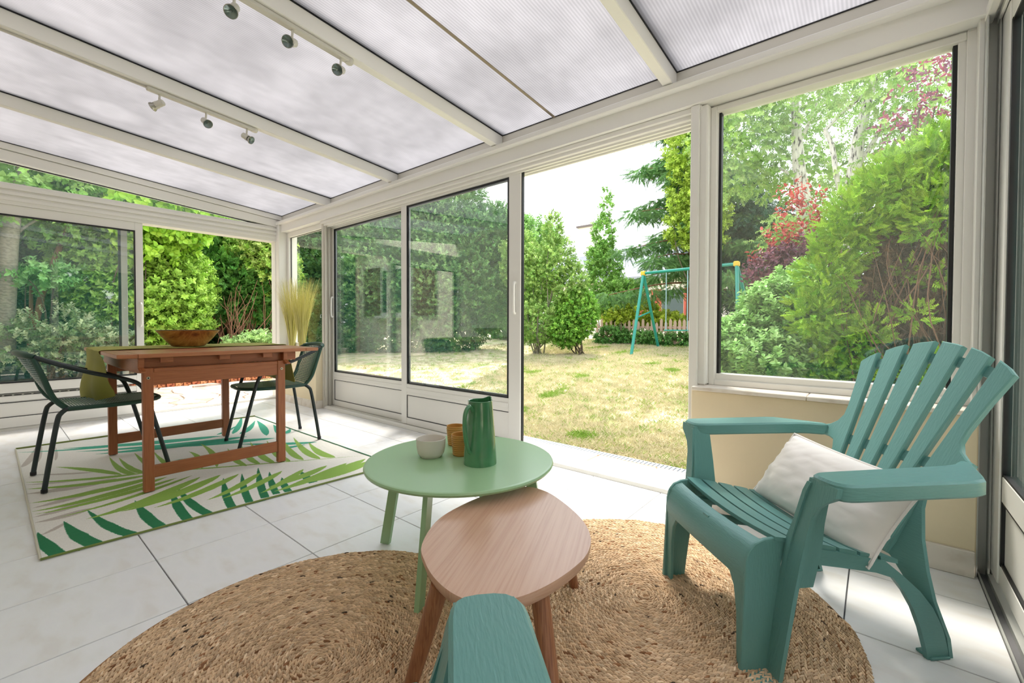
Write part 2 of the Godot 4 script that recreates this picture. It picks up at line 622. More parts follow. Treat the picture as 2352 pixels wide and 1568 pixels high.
	var w3 := struct("window_3", MB.new().extr(PackedVector2Array([Vector2(-2.25, 2.19), Vector2(0.6, 2.19), Vector2(0.6, roof_y(0.6) - 0.15), Vector2(-2.2, roof_y(-2.2) - 0.15)]), V3(-5.93, 0, 0), V3(0, 0, 1), V3(0, 1, 0), V3(-0.004, 0, 0)), M.glassdirty, "triangular glass above the gable lintel")
	part("gasket", MB.new().bar(V3(-5.925, roof_y(-2.2) - 0.158, -2.2), V3(-5.925, roof_y(0.6) - 0.158, 0.6), 0.02, 0.008), M.gasket, w3)
	# gable sliding door: closed leaf at the left, leaf behind it, open half at the right
	var g1 := struct("door_3", frame_x(-1.055, 0.55, 0.03, 2.0, -5.93, -5.885, 0.065, 0.09), M.white, "sliding gable door leaf left of the open half")
	part("rail", MB.new().bb(V3(-5.928, 0.335, -1.0), V3(-5.887, 0.425, 0.5), 0.003).bb(V3(-5.928, 0.26, -1.0), V3(-5.89, 0.31, 0.5), 0.003), M.white, g1)
	part("panel", MB.new().bb(V3(-5.922, 0.1, -1.0), V3(-5.896, 0.262, 0.5)), M.white, g1)
	part("gasket", frame_x(-0.993, 0.48, 0.425, 1.915, -5.915, -5.88, 0.009, 0.012).bb(V3(-5.9, 0.248, -0.99), V3(-5.889, 0.254, 0.48)).bb(V3(-5.9, 0.12, -0.99), V3(-5.889, 0.126, 0.48)).bb(V3(-5.9, 0.33, -0.99), V3(-5.8865, 0.335, 0.48)), M.gasket, g1)
	pane("pane", V3(-5.912, 0.43, -0.99), V3(-5.908, 1.91, 0.48), g1, M.glassdirty)
	pane("pane", V3(-5.898, 0.43, -0.99), V3(-5.894, 1.91, 0.48), g1, M.glass)
	var vt := MB.new()
	for k in 22:
		vt.bb(V3(-5.889, 0.314, -0.95 + k * 0.058), V3(-5.8875, 0.322, -0.905 + k * 0.058))
	part("vent_slot", vt, M.gasket, g1)
	part("handle", MB.new().tube(curve([V3(-5.885, 1.17, -1.03), V3(-5.86, 1.15, -1.03), V3(-5.857, 1.05, -1.03), V3(-5.86, 0.95, -1.03), V3(-5.885, 0.93, -1.03)], 5), 0.011, 8), M.white, g1)
	var g2 := struct("door_4", frame_x(-0.94, 0.55, 0.03, 2.0, -5.985, -5.945, 0.05, 0.07), M.whitedirty, "second gable door leaf on the outer track")
	part("gasket", frame_x(-0.89, 0.5, 0.42, 1.93, -5.97, -5.95, 0.02, 0.012), M.gasket, g2)
	part("panel", MB.new().bb(V3(-5.98, 0.09, -0.9), V3(-5.95, 0.42, 0.5)), M.white, g2)
	var gt := MB.new()
	gt.extr(PackedVector2Array([Vector2(-5.90 + 0.0, 0), Vector2(-5.905, 0.026), Vector2(-5.92, 0.034), Vector2(-5.935, 0.034), Vector2(-5.935, 0.018), Vector2(-6.03, 0.018), Vector2(-6.03, 0)]), V3(0, 0, -2.45), V3(1, 0, 0), V3(0, 1, 0), V3(0, 0, 3.05))
	gt.bb(V3(-5.99, 0.018, -2.45), V3(-5.982, 0.034, 0.6))
	struct("trim_9", gt, M.white, "white threshold of the gable door")
	struct("trim_10", MB.new().bb(V3(-6.0, 0, -2.44), V3(-5.885, 2.0, -2.36), 0.004), M.white, "white jamb of the gable door")
	# ---- house wall behind, right wall
	struct("wall_house", MB.new().bb(V3(-9.44, -0.4, 0.55), V3(4.0, 5.6, 0.85)), M.render_wall, "rendered house wall that the veranda leans on")
	struct("wall_right", MB.new().bb(V3(0.33, 2.12, -2.6), V3(0.46, 2.62, 0.6)), M.white, "white panel above the right sliding door")
	right_door()
	# ---- roof
	build_roof()

func frame_z(x0: float, x1: float, y0: float, y1: float, z0: float, z1: float, w: float, h: float) -> MB:
	var m := MB.new()
	var bv := 0.0025 if w > 0.02 else 0.0
	m.bb(V3(x0, y0, z0), V3(x0 + w, y1, z1), bv)
	m.bb(V3(x1 - w, y0, z0), V3(x1, y1, z1), bv)
	m.bb(V3(x0 + w, y0, z0), V3(x1 - w, y0 + h, z1 - 0.0004), bv)
	m.bb(V3(x0 + w, y1 - h, z0), V3(x1 - w, y1, z1 - 0.0004), bv)
	return m

func frame_x(z0: float, z1: float, y0: float, y1: float, x0: float, x1: float, w: float, h: float) -> MB:
	var m := MB.new()
	var bv := 0.0025 if w > 0.02 else 0.0
	m.bb(V3(x0, y0, z0), V3(x1, y1, z0 + w), bv)
	m.bb(V3(x0, y0, z1 - w), V3(x1, y1, z1), bv)
	m.bb(V3(x0, y0, z0 + w), V3(x1 - 0.0004, y0 + h, z1 - w), bv)
	m.bb(V3(x0, y1 - h, z0 + w), V3(x1 - 0.0004, y1, z1 - w), bv)
	return m

func slider(called: String, x0: float, x1: float, z0: float, z1: float, wl: float, wr: float, gy0: float, gy1: float, py0: float, py1: float, label: String, side: int) -> void:
	var f := MB.new()
	f.bb(V3(x0, 0.03, z0), V3(x0 + wl, 2.1, z1), 0.004)
	f.bb(V3(x1 - wr, 0.03, z0), V3(x1, 2.1, z1), 0.004)
	var xa := x0 + wl
	var xb := x1 - wr
	f.bb(V3(xa, 0.03, z0), V3(xb, py0, z1 - 0.001), 0.002)
	f.bb(V3(xa, py1, z0), V3(xb, gy0, z1 - 0.001), 0.002)
	f.bb(V3(xa, gy1, z0), V3(xb, 2.1, z1 - 0.001), 0.002)
	f.bb(V3(xa, py1 + 0.03, z1 - 0.004), V3(xb, gy0 - 0.035, z1 + 0.003), 0.002)
	var d := struct(called, f, M.white, label)
	part("panel", MB.new().bb(V3(xa, py0, z0 + 0.008), V3(xb, py1, z1 - 0.006)), M.white, d)
	var g := MB.new()
	for y in [py0, py1]:
		g.bb(V3(xa, y - 0.003, z1 - 0.008), V3(xb, y + 0.003, z1 - 0.0005))
	g.bb(V3(xa, py0, z1 - 0.008), V3(xa + 0.005, py1, z1 - 0.0005))
	g.add(frame_z(xa, xb, gy0, gy1, z0 + 0.003, z1 - 0.001, 0.011, 0.011))
	part("gasket", g, M.gasket, d)
	part("spacer_bar", frame_z(xa + 0.011, xb - 0.011, gy0 + 0.011, gy1 - 0.011, z0 + 0.012, z1 - 0.012, 0.012, 0.012), M.spacer, d)
	pane("pane", V3(xa, gy0, z0 + 0.008), V3(xb, gy1, z0 + 0.012), d, M.glassdirty)
	pane("pane", V3(xa, gy0, z1 - 0.012), V3(xb, gy1, z1 - 0.008), d, M.glass)
	# mohair edge and handle
	if side > 0:
		part("brush_strip", MB.new().bb(V3(x1, 0.03, z0 + 0.006), V3(x1 + 0.007, 2.1, z1 - 0.008)), M.gasket, d)
	var hx := x1 - 0.045 if side > 0 else x0 + 0.03
	part("handle", MB.new().tube(curve([V3(hx, 1.26, z1), V3(hx, 1.25, z1 + 0.022), V3(hx, 1.15, z1 + 0.026), V3(hx, 1.05, z1 + 0.022), V3(hx, 1.04, z1)], 5), 0.011, 8), M.white, d)
	part("handle_plate", MB.new().bb(V3(hx - 0.014, 1.03, z1), V3(hx + 0.014, 1.27, z1 + 0.005), 0.004), M.white, d)

func right_door() -> void:
	# sliding door in the right wall, seen at the edge of the picture
	var tr := MB.new()
	tr.bb(V3(0.312, -0.01, -2.48), V3(0.3165, 0.008, 0.6))
	tr.bb(V3(0.338, -0.03, -2.48), V3(0.346, 0.012, 0.6))
	tr.bb(V3(0.346, -0.03, -2.48), V3(0.36, 0.006, 0.6))
	tr.bb(V3(0.385, -0.03, -2.48), V3(0.39, 0.0, 0.6))
	struct("trim_11", tr, M.alu, "aluminium floor tracks of the right sliding door")
	struct("trim_12", MB.new().bb(V3(0.3165, -0.06, -2.48), V3(0.338, -0.022, 0.6)).bb(V3(0.36, -0.06, -2.48), V3(0.44, -0.022, 0.6)), mat(Color(1, 1, 1), 1.0, {"albedo_texture": ntex(90, 0.08, [hexc(40, 32, 26), hexc(86, 70, 56), hexc(150, 138, 126)], [0.3, 0.6, 0.85], 256), "uv1_scale": Vector3(3, 3, 3)}), "dirt lying in the floor tracks")
	struct("trim_13", MB.new().bb(V3(0.302, 0.0, -2.6), V3(0.307, 2.14, -2.385), 0.001).bb(V3(0.303, -0.02, -2.62), V3(0.36, 2.14, -2.455), 0.001).bb(V3(0.338, 0.0, -2.46), V3(0.344, 2.14, -2.42), 0.001).bb(V3(0.352, 0.0, -2.62), V3(0.46, 2.14, -2.43), 0.001), M.alu, "grey recessed jamb of the right sliding door")
	struct("trim_14", MB.new().bb(V3(0.30, 2.1, -2.47), V3(0.325, 2.14, 0.6), 0.003).bb(V3(0.335, 2.09, -2.47), V3(0.345, 2.14, 0.6), 0.002).bb(V3(0.36, 2.09, -2.47), V3(0.366, 2.14, 0.6), 0.001), M.white, "white head track of the right sliding door")
	var f := MB.new()
	f.bb(V3(0.345, 0.03, -2.42), V3(0.39, 2.09, -2.30), 0.004)
	f.bb(V3(0.35, 0.03, -2.3), V3(0.385, 0.1, 0.55), 0.002)
	f.bb(V3(0.35, 0.33, -2.3), V3(0.385, 0.42, 0.55), 0.002)
	f.bb(V3(0.35, 2.02, -2.3), V3(0.385, 2.09, 0.55), 0.002)
	f.bb(V3(0.345, 0.03, -0.9), V3(0.39, 2.09, -0.8), 0.004)
	var d := struct("door_5", f, M.white, "sliding door leaf at the right edge")
	part("panel", MB.new().bb(V3(0.36, 0.1, -2.3), V3(0.38, 0.33, 0.55)), M.white, d)
	part("gasket", MB.new().bb(V3(0.35, 0.1, -2.3), V3(0.384, 2.02, -2.285)).bb(V3(0.352, 0.415, -2.3), V3(0.384, 0.428, 0.55)).bb(V3(0.352, 0.098, -2.3), V3(0.384, 0.11, 0.55)).bb(V3(0.352, 0.322, -2.3), V3(0.384, 0.328, 0.55)).bb(V3(0.352, 2.01, -2.3), V3(0.384, 2.025, 0.55)), M.gasket, d)
	pane("pane", V3(0.36, 0.42, -2.29), V3(0.364, 2.02, 0.55), d, M.glassdirty)
	pane("pane", V3(0.374, 0.42, -2.29), V3(0.378, 2.02, 0.55), d, M.glass)

func build_roof() -> void:
	var sl := sqrt(1.0 + ROOF_K * ROOF_K)
	var d := V3(0, ROOF_K, 1) / sl
	var up := V3(0, 1, -ROOF_K) / sl
	var xs := [-5.90, -4.635, -3.414, -2.143, -0.882, 0.36]
	var ce := struct("ceiling", null, null)
	for k in 5:
		# panel as a sheet of multiwall plastic with uv along the slope
		var m := MB.new()
		var xa: float = xs[k] - 0.02
		var xb: float = xs[k + 1] + 0.02
		var a := V3(xa, roof_y(-2.62), -2.62)
		var b := V3(xb, roof_y(-2.62), -2.62)
		var c := V3(xb, roof_y(0.6), 0.6)
		var e := V3(xa, roof_y(0.6), 0.6)
		var h := up * 0.016
		var o := Vector2(0.37 * k, 0.21 * k)
		var u0 := Vector2(0, 0) + o
		var u1 := Vector2(0, 1) + o
		var u2 := Vector2(1, 1) + o
		var u3 := Vector2(1, 0) + o
		m.quv(a, b, c, e, u0, u1, u2, u3)
		m.quv(e + h, c + h, b + h, a + h, u3, u2, u1, u0)
		m.quad(a, e, e + h, a + h)
		m.quad(b + h, c + h, c, b)
		m.quad(a + h, b + h, b, a)
		m.quad(e, c, c + h, e + h)
		part("roof_panel", m, M.poly, ce)
	for k in range(1, 6):
		var xr: float = xs[k] + 0.0275
		var w := 0.055
		var z0 := -2.372
		var r := MB.new()
		r.extr(PackedVector2Array([Vector2(z0, roof_y(z0) - 0.092), Vector2(0.6, roof_y(0.6) - 0.092), Vector2(0.6, roof_y(0.6) - 0.004), Vector2(-2.43, roof_y(-2.43) - 0.004), Vector2(-2.43, 2.243), Vector2(z0, 2.243)]), V3(xr - w, 0, 0), V3(0, 0, 1), V3(0, 1, 0), V3(w, 0, 0), 0.004)
		part("rafter", r, M.white, ce)
		part("rafter_seal", MB.new().extr(PackedVector2Array([Vector2(-2.43, roof_y(-2.43) - 0.006), Vector2(0.6, roof_y(0.6) - 0.006), Vector2(0.6, roof_y(0.6)), Vector2(-2.43, roof_y(-2.43))]), V3(xr - w - 0.004, 0, 0), V3(0, 0, 1), V3(0, 1, 0), V3(w + 0.008, 0, 0)), M.gasket, ce)
	part("rafter_seal", MB.new().extr(PackedVector2Array([Vector2(-2.43, roof_y(-2.43) - 0.006), Vector2(0.6, roof_y(0.6) - 0.006), Vector2(0.6, roof_y(0.6)), Vector2(-2.43, roof_y(-2.43))]), V3(-5.85, 0, 0), V3(0, 0, 1), V3(0, 1, 0), V3(0.01, 0, 0)), M.gasket, ce)
	for k in range(0, 6):
		var xc: float = xs[k]
		part("rafter_cap", MB.new().extr(PackedVector2Array([Vector2(-2.62, roof_y(-2.62) + 0.017), Vector2(0.54, roof_y(0.54) + 0.017), Vector2(0.54, roof_y(0.54) + 0.085), Vector2(-2.62, roof_y(-2.62) + 0.085)]), V3(xc - 0.04, 0, 0), V3(0, 0, 1), V3(0, 1, 0), V3(0.08, 0, 0)), M.white, ce)
	# joint between two sheets in one bay
	part("joint_strip", MB.new().extr(PackedVector2Array([Vector2(-2.43, roof_y(-2.43) - 0.006), Vector2(0.6, roof_y(0.6) - 0.006), Vector2(0.6, roof_y(0.6)), Vector2(-2.43, roof_y(-2.43))]), V3(-1.668, 0, 0), V3(0, 0, 1), V3(0, 1, 0), V3(0.016, 0, 0)), M.seam, ce)
	part("eaves_seal", MB.new().bb(V3(-5.9, 2.328, -2.44), V3(0.42, 2.336, -2.426)), M.gasket, ce)

# ---------------------------------------------------------------- outside
const CAM_R := Vector3(0.768724, 0.0026, -0.639575)
const CAM_U := Vector3(-0.013893, 0.999824, -0.012635)
const CAM_B := Vector3(0.63943, 0.018599, 0.768625)

func ray(px: float, py: float) -> Vector3:
	return CAM_R * ((px - 1176.0) / 1004.55) - CAM_U * ((py - 765.15) / 1004.55) - CAM_B

func atz(px: float, py: float, z: float) -> Vector3:
	var d := ray(px, py)
	return V3(0, 0.95, 0) + d * (z / d.z)

func atx(px: float, py: float, x: float) -> Vector3:
	var d := ray(px, py)
	return V3(0, 0.95, 0) + d * (x / d.x)

func ground_y(x: float, z: float) -> float:
	var a := -0.08 + 0.06 * clampf(-z - 3.3, 0.0, 14.0)
	var b := -0.05
	return lerpf(b, a, smoothstep(-9.0, -6.5, x)) if z > -5.0 else lerpf(-0.05 + 0.06 * clampf(-z - 3.3, 0.0, 14.0) * 0.8, a, smoothstep(-9.0, -6.5, x))

func leaf_tris(vv: PackedVector3Array, nn: PackedVector3Array, o: Vector3, d: Vector3, s: Vector3, l: float, w: float, fold := 0.18) -> void:
	# one pointed leaf folded along its midrib: d along, s across
	var up := s.cross(d).normalized()
	var tip := o + d * l - up * l * 0.14
	for e in [1.0, -1.0]:
		var a1: Vector3 = o + d * l * 0.3 + s * w * 0.46 * e + up * w * fold
		var a2: Vector3 = o + d * l * 0.68 + s * w * 0.38 * e + up * w * fold * 0.8 - up * l * 0.04
		for q in [[o, a1, a2], [o, a2, tip]]:
			for p in q:
				vv.append(p)
				nn.append(up)

func finish(vv: PackedVector3Array, nn: PackedVector3Array) -> ArrayMesh:
	var arr := []
	arr.resize(Mesh.ARRAY_MAX)
	arr[Mesh.ARRAY_VERTEX] = vv

	var me := ArrayMesh.new()
	me.add_surface_from_arrays(Mesh.PRIMITIVE_TRIANGLES, arr)
	return me

func rdir() -> Vector3:
	var z := rng.randf_range(-1, 1)
	var a := rng.randf() * TAU
	var r := sqrt(1 - z * z)
	return V3(r * cos(a), z, r * sin(a))

func sprig(n: int, len_: float, l: float, w: float, spread := 0.9) -> ArrayMesh:
	# a twig of length 1 unit scale: n leaves alternate along +y
	var vv := PackedVector3Array()
	var nn := PackedVector3Array()
	for i in n:
		var f := (i + 0.6) / n
		var a := i * 2.4 + rng.randf() * 0.6
		var out := V3(cos(a), 0, sin(a))
		var d := (out * spread + V3(0, 1.0 - spread * 0.4 * f, 0) + rdir() * 0.25).normalized()
		var s := d.cross(V3(0, 1, 0) + rdir() * 0.3).normalized()
		leaf_tris(vv, nn, V3(0, f * len_, 0) + out * 0.01, d, s, l * rng.randf_range(0.75, 1.15), w * rng.randf_range(0.8, 1.1))
	return finish(vv, nn)

func spray(n: int, len_: float, wid: float) -> ArrayMesh:
	# flat conifer spray: branchlets in one plane, growing along +y
	var vv := PackedVector3Array()
	var nn := PackedVector3Array()
	for i in n:
		var f := float(i) / n
		var sd := 1.0 if i % 2 == 0 else -1.0
		var d := V3(sd * lerpf(0.9, 0.35, f), 0.8, rng.randf_range(-0.2, 0.2)).normalized()
		var l := wid * lerpf(1.0, 0.45, f) * rng.randf_range(0.8, 1.1)
		var s := d.cross(V3(0, 0, 1)).normalized()
		var o := V3(0, f * len_, 0)
		leaf_tris(vv, nn, o, d, s, l, wid * 0.2, 0.4)
		leaf_tris(vv, nn, o + d * l * 0.4, (d + V3(sd * 0.5, 0, 0.3)).normalized(), s, l * 0.5, wid * 0.15, 0.4)
		leaf_tris(vv, nn, o + d * l * 0.3, (d + V3(-sd * 0.7, 0.3, -0.2)).normalized(), s, l * 0.5, wid * 0.15, 0.4)
	return finish(vv, nn)

func needles(n: int, len_: float, l: float) -> ArrayMesh:
	# spruce twig: thin needles all round a drooping axis along +y
	var vv := PackedVector3Array()
	var nn := PackedVector3Array()
	for i in n:
		var f := float(i) / n
		var a := i * 2.4
		var out := V3(cos(a), 0, sin(a))
		var d := (out + V3(0, 0.9, 0)).normalized()
		leaf_tris(vv, nn, V3(0, f * len_, 0), d, d.cross(V3(0, 1, 0)).normalized(), l * lerpf(1.0, 0.6, f), l * 0.3, 0.1)
	return finish(vv, nn)

# blobs: [centre, radii]; mode 0 outward, 1 drooping, 2 upright
func foliage(parent: Node3D, called: String, blobs: Array, n: int, me: Mesh, mt: Material, s0: float, s1: float, ca: Color, cb: Color, mode := 0, inner := 0.45) -> void:
	var mm := MultiMesh.new()
	mm.transform_format = MultiMesh.TRANSFORM_3D
	mm.use_colors = true
	mm.mesh = me
	mm.instance_count = n
	var tot := 0.0
	var cum := []
	for b in blobs:
		var r: Vector3 = b[1]
		tot += pow(r.x * r.y * r.z, 0.72)
		cum.append(tot)
	for i in n:
		var t := rng.randf() * tot
		var k := 0
		while k < cum.size() - 1 and cum[k] < t:
			k += 1
		var c: Vector3 = blobs[k][0]
		var r: Vector3 = blobs[k][1]
		var d := rdir()
		var rad := lerpf(inner, 1.0, sqrt(rng.randf()))
		var p := c + d * r * rad
		var y := d
		if mode == 0:
			y = (d + V3(0, 0.35, 0) + rdir() * 0.7).normalized()
		elif mode == 1:
			y = (V3(d.x, -0.55, d.z) + rdir() * 0.45).normalized()
		elif mode == 2:
			y = (V3(d.x * 0.5, 0.9, d.z * 0.5) + rdir() * 0.45).normalized()
		else:
			y = (V3(d.x, d.y * 0.35, d.z) + rdir() * 0.5).normalized()
		var x := y.cross(rdir()).normalized()
		var s := rng.randf_range(s0, s1)
		mm.set_instance_transform(i, Transform3D(Basis(x * s, y * s, x.cross(y) * s), p))
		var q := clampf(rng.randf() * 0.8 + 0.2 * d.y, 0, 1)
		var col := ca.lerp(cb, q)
		var v := rng.randf_range(0.72, 1.28)
		mm.set_instance_color(i, Color(col.r * v, col.g * v, col.b * v))
	var o := MultiMeshInstance3D.new()
	o.name = called
	o.multimesh = mm
	o.material_override = mt
	o.set_meta("kind", "stuff")
	parent.add_child(o, true)

func limb(a: Vector3, b: Vector3, ra: float, rb: float, bend := 0.06, sides := 7) -> MB:
	var pts := []
	var rr := []
	var L := (b - a).length()
	var j1 := rdir() * L * bend
	var j2 := rdir() * L * bend
	for i in 9:
		var f := i / 8.0
		pts.append(a.lerp(b, f) + j1 * sin(f * PI) + j2 * sin(f * TAU) * 0.5)
		rr.append(lerpf(ra, rb, f))
	return MB.new().tube(pts, rr, sides)

func stems(base: Vector3, tops: Array, r: float, spread := 0.15) -> MB:
	var m := MB.new()
	for t in tops:
		m.add(limb(base + V3(rng.randf_range(-spread, spread), 0, rng.randf_range(-spread, spread)), t, r, r * 0.35, 0.08, 6))
	return m

func lin(r: float, g: float, b: float) -> Color:
	return Color(r, g, b)

func leafmat(rough := 0.5, back := 0.55) -> StandardMaterial3D:
	return mat(Color(1, 1, 1), rough, {"vertex_color_use_as_albedo": true, "backlight_enabled": true, "backlight": Color(back, back, back), "metallic_specular": 0.35})

func build_outside() -> void:
	M.leaf = leafmat()
	M.needle = leafmat(0.6, 0.3)
	M.bark = mat(hexc(120, 104, 88), 0.9, {"albedo_texture": ntex(41, 0.03, [Color(0.6, 0.6, 0.6), Color(1, 1, 1)], [0.3, 0.7], 256), "uv1_scale": Vector3(2, 6, 1)})
	M.barkgrey = mat(hexc(150, 146, 130), 0.9, {"albedo_texture": ntex(42, 0.03, [Color(0.84, 0.84, 0.84), Color(1, 1, 1)], [0.3, 0.6], 256), "uv1_scale": Vector3(2, 4, 1)})
	M.barkbrown = mat(hexc(138, 98, 76), 0.95)
	M.barkbirch = mat(hexc(220, 216, 206), 0.8, {"albedo_texture": ntex(43, 0.02, [Color(0.3, 0.28, 0.26), Color(0.9, 0.9, 0.9), Color(1, 1, 1)], [0.2, 0.35, 0.8], 256), "uv1_scale": Vector3(4, 1, 1)})
	build_ground()
	build_garden_objects()
	build_plants()

func build_ground() -> void:
	# lawn as a gently rising mesh
	var m := MB.new()
	var xs := []
	var zs := []
	for i in 42:
		xs.append(-26.0 + i * 1.0)
	for j in 30:
		zs.append(-3.13 - j * 1.0 if j > 0 else -3.13)
	var f := noise(5, 0.35, 3)
	for i in xs.size() - 1:
		for j in zs.size() - 1:
			var c := []
			for e in [[i, j], [i + 1, j], [i + 1, j + 1], [i, j + 1]]:
				var x: float = xs[e[0]]
				var z: float = zs[e[1]]
				c.append(V3(x, ground_y(x, z) + 0.03 * f.get_noise_2d(x, z) * (1.0 if e[1] > 0 else 0.0), z))
			m.quv(c[0], c[1], c[2], c[3], Vector2(c[0].x, c[0].z), Vector2(c[1].x, c[1].z), Vector2(c[2].x, c[2].z), Vector2(c[3].x, c[3].z))
	var lawn := struct("lawn", m, M.lawn)
	# grass blades on the part of it that is near
	var vv := PackedVector3Array()
	var nn := PackedVector3Array()
	for i in 7:
		var a := rng.randf() * TAU
		var d := (V3(cos(a) * 0.6, 0.7, sin(a) * 0.6)).normalized()
		leaf_tris(vv, nn, V3(rng.randf_range(-0.03, 0.03), -0.004, rng.randf_range(-0.03, 0.03)), d, d.cross(V3(0, 1, 0)).normalized(), rng.randf_range(0.03, 0.055), 0.005, 0.2)
	var tuft := finish(vv, nn)
	var mm := MultiMesh.new()
	mm.transform_format = MultiMesh.TRANSFORM_3D
	mm.use_colors = true
	mm.mesh = tuft
	var nb := 56000
	mm.instance_count = nb
	var patch := noise(6, 0.9, 4)
	for i in nb:
		var dist := pow(rng.randf(), 1.6)
		var z := -3.2 - dist * 9.5
		var x := rng.randf_range(-9.5 if i % 5 == 0 else -2.9 + z * 0.42, 0.9 - (z + 3.2) * 0.02)
		var k := patch.get_noise_2d(x, z)
		var s := rng.randf_range(0.5, 1.2) * (1.0 + 0.25 * (-z - 3.2) / 3.0)
		var col := lin(0.72, 0.66, 0.48).lerp(lin(0.58, 0.54, 0.36), rng.randf())
		if k > 0.42 or rng.randf() < 0.05:
			col = lin(0.26, 0.42, 0.08).lerp(lin(0.4, 0.5, 0.14), rng.randf())
			s *= 1.25
		mm.set_instance_transform(i, Transform3D(Basis(Vector3.UP, rng.randf() * TAU).scaled(V3(s, s, s)), V3(x, ground_y(x, z) + 0.03 * f.get_noise_2d(x, z) * (1.0 if z < -4.1 else (-z - 3.13)), z)))
		mm.set_instance_color(i, col)
	var g := MultiMeshInstance3D.new()
	g.name = "grass"
	g.multimesh = mm
	g.material_override = leafmat(0.8, 0.4)
	g.set_meta("kind", "stuff")
	lawn.add_child(g, true)
	# strip of pavers and the drain along the long wall
	var st := struct("path", MB.new().bb(V3(-12, -0.2, -3.13), V3(3, -0.085, -2.6)), M.soil)
	var pm := []
	for k in 3:
		pm.append(MB.new().box(Vector3.ZERO, V3(0.452, 0.04, 0.395), 0.006).done())
	for k in 20:
		var o := part("paver", pm[k % 3], M.paver, st)
		o.position = V3(-8.3 + k * 0.46, -0.068 + 0.003 * (k % 3), -2.81)
		o.rotation.y = 0.01 * ((k * 7) % 3 - 1)
	part("kerb", MB.new().bb(V3(-12, -0.12, -3.03), V3(3, -0.052, -3.008), 0.003), M.brick, st)
	var dr := MB.new()
	dr.bb(V3(-8, -0.1, -3.14), V3(1.0, -0.062, -3.132))
	dr.bb(V3(-8, -0.1, -3.03), V3(1.0, -0.062, -3.022))
	for k in 300:
		dr.bb(V3(-8 + k * 0.03, -0.075, -3.132), V3(-7.982 + k * 0.03, -0.06, -3.03))
	var drn := solo("drain_grate", dr, M.drain, "slotted grey drain channel between the pavers and the lawn", "drain")
	drn.position = Vector3.ZERO
	# terrace beyond the gable door: crazy paving and a brick edging
	var tr := struct("terrace", MB.new().bb(V3(-9.0, -0.2, -4.2), V3(-5.96, -0.062, 0.6)), mat(hexc(196, 184, 172), 0.95))
	var pts := []
	for i in 9:
		for j in 14:
			pts.append(Vector2(-8.65 + i * 0.345 + rng.randf_range(-0.13, 0.13) + (0.1 if j % 2 else 0.0), -4.1 + j * 0.36 + rng.randf_range(-0.13, 0.13)))
	for k in pts.size():
		var c: Vector2 = pts[k]
		# cell of the stone: a square cut by its neighbours' bisectors
		var poly := PackedVector2Array([c + Vector2(-0.5, -0.5), c + Vector2(0.5, -0.5), c + Vector2(0.5, 0.5), c + Vector2(-0.5, 0.5)])
		for q in pts:
			if q == c or q.distance_to(c) > 1.1:
				continue
			var n: Vector2 = (q - c).normalized()
			var h: float = q.distance_to(c) * 0.5 - 0.011
			var out := PackedVector2Array()
			for i in poly.size():
				var a := poly[i]
				var b := poly[(i + 1) % poly.size()]
				var da := (a - c).dot(n) - h
				var db := (b - c).dot(n) - h
				if da <= 0:
					out.append(a)
				if da * db < 0:
					out.append(a.lerp(b, da / (da - db)))
			poly = out
		if poly.size() < 3 or c.x < -8.6 or c.x > -6.0:
			continue
		var tone := rng.randf_range(0.86, 1.0)
		if not M.has("stone0"):
			for t in 4:
				M["stone%d" % t] = mat([hexc(222, 208, 196), hexc(212, 192, 176), hexc(226, 218, 208), hexc(204, 190, 180)][t], 0.8, {"albedo_texture": ntex(50 + t, 0.012, [Color(0.8, 0.74, 0.7), Color(1, 1, 1)], [0.25, 0.7], 256), "uv1_scale": Vector3(1.5, 1.5, 1)})
		part("stone", MB.new().extr(poly, V3(0, -0.07, 0), V3(1, 0, 0), V3(0, 0, 1), V3(0, 0.03 + 0.006 * tone, 0), 0.004), M["stone%d" % (k % 4)], tr)
	var ed := struct("border", MB.new().bb(V3(-8.86, -0.2, -4.2), V3(-8.62, -0.055, 0.6)), mat(hexc(170, 150, 132), 0.95))
	for t in 3:
		M["brick%d" % t] = mat([hexc(214, 140, 92), hexc(200, 118, 82), hexc(222, 158, 108)][t], 0.85, {"albedo_texture": ntex(60 + t, 0.02, [Color(0.62, 0.5, 0.5), Color(1, 1, 1)], [0.3, 0.55], 256), "uv1_scale": Vector3(4, 4, 1)})
	var bm := MB.new().box(Vector3.ZERO, V3(0.2, 0.1, 0.102), 0.006).done()
	for k in 42:
		var o := part("brick", bm, M["brick%d" % ((k * 5) % 3)], ed)
		o.position = V3(-8.7 + 0.01 * (k % 3), -0.0 + 0.004 * (k % 2), -4.1 + k * 0.112)
	# soil under the shrubs beyond
	struct("ground", MB.new().bb(V3(-30, -0.4, -3.2), V3(-8.75, -0.06, 6)), M.soil)
	struct("ground", MB.new().bb(V3(0.45, -0.4, -3.14), V3(14, -0.09, 6)), M.paver)

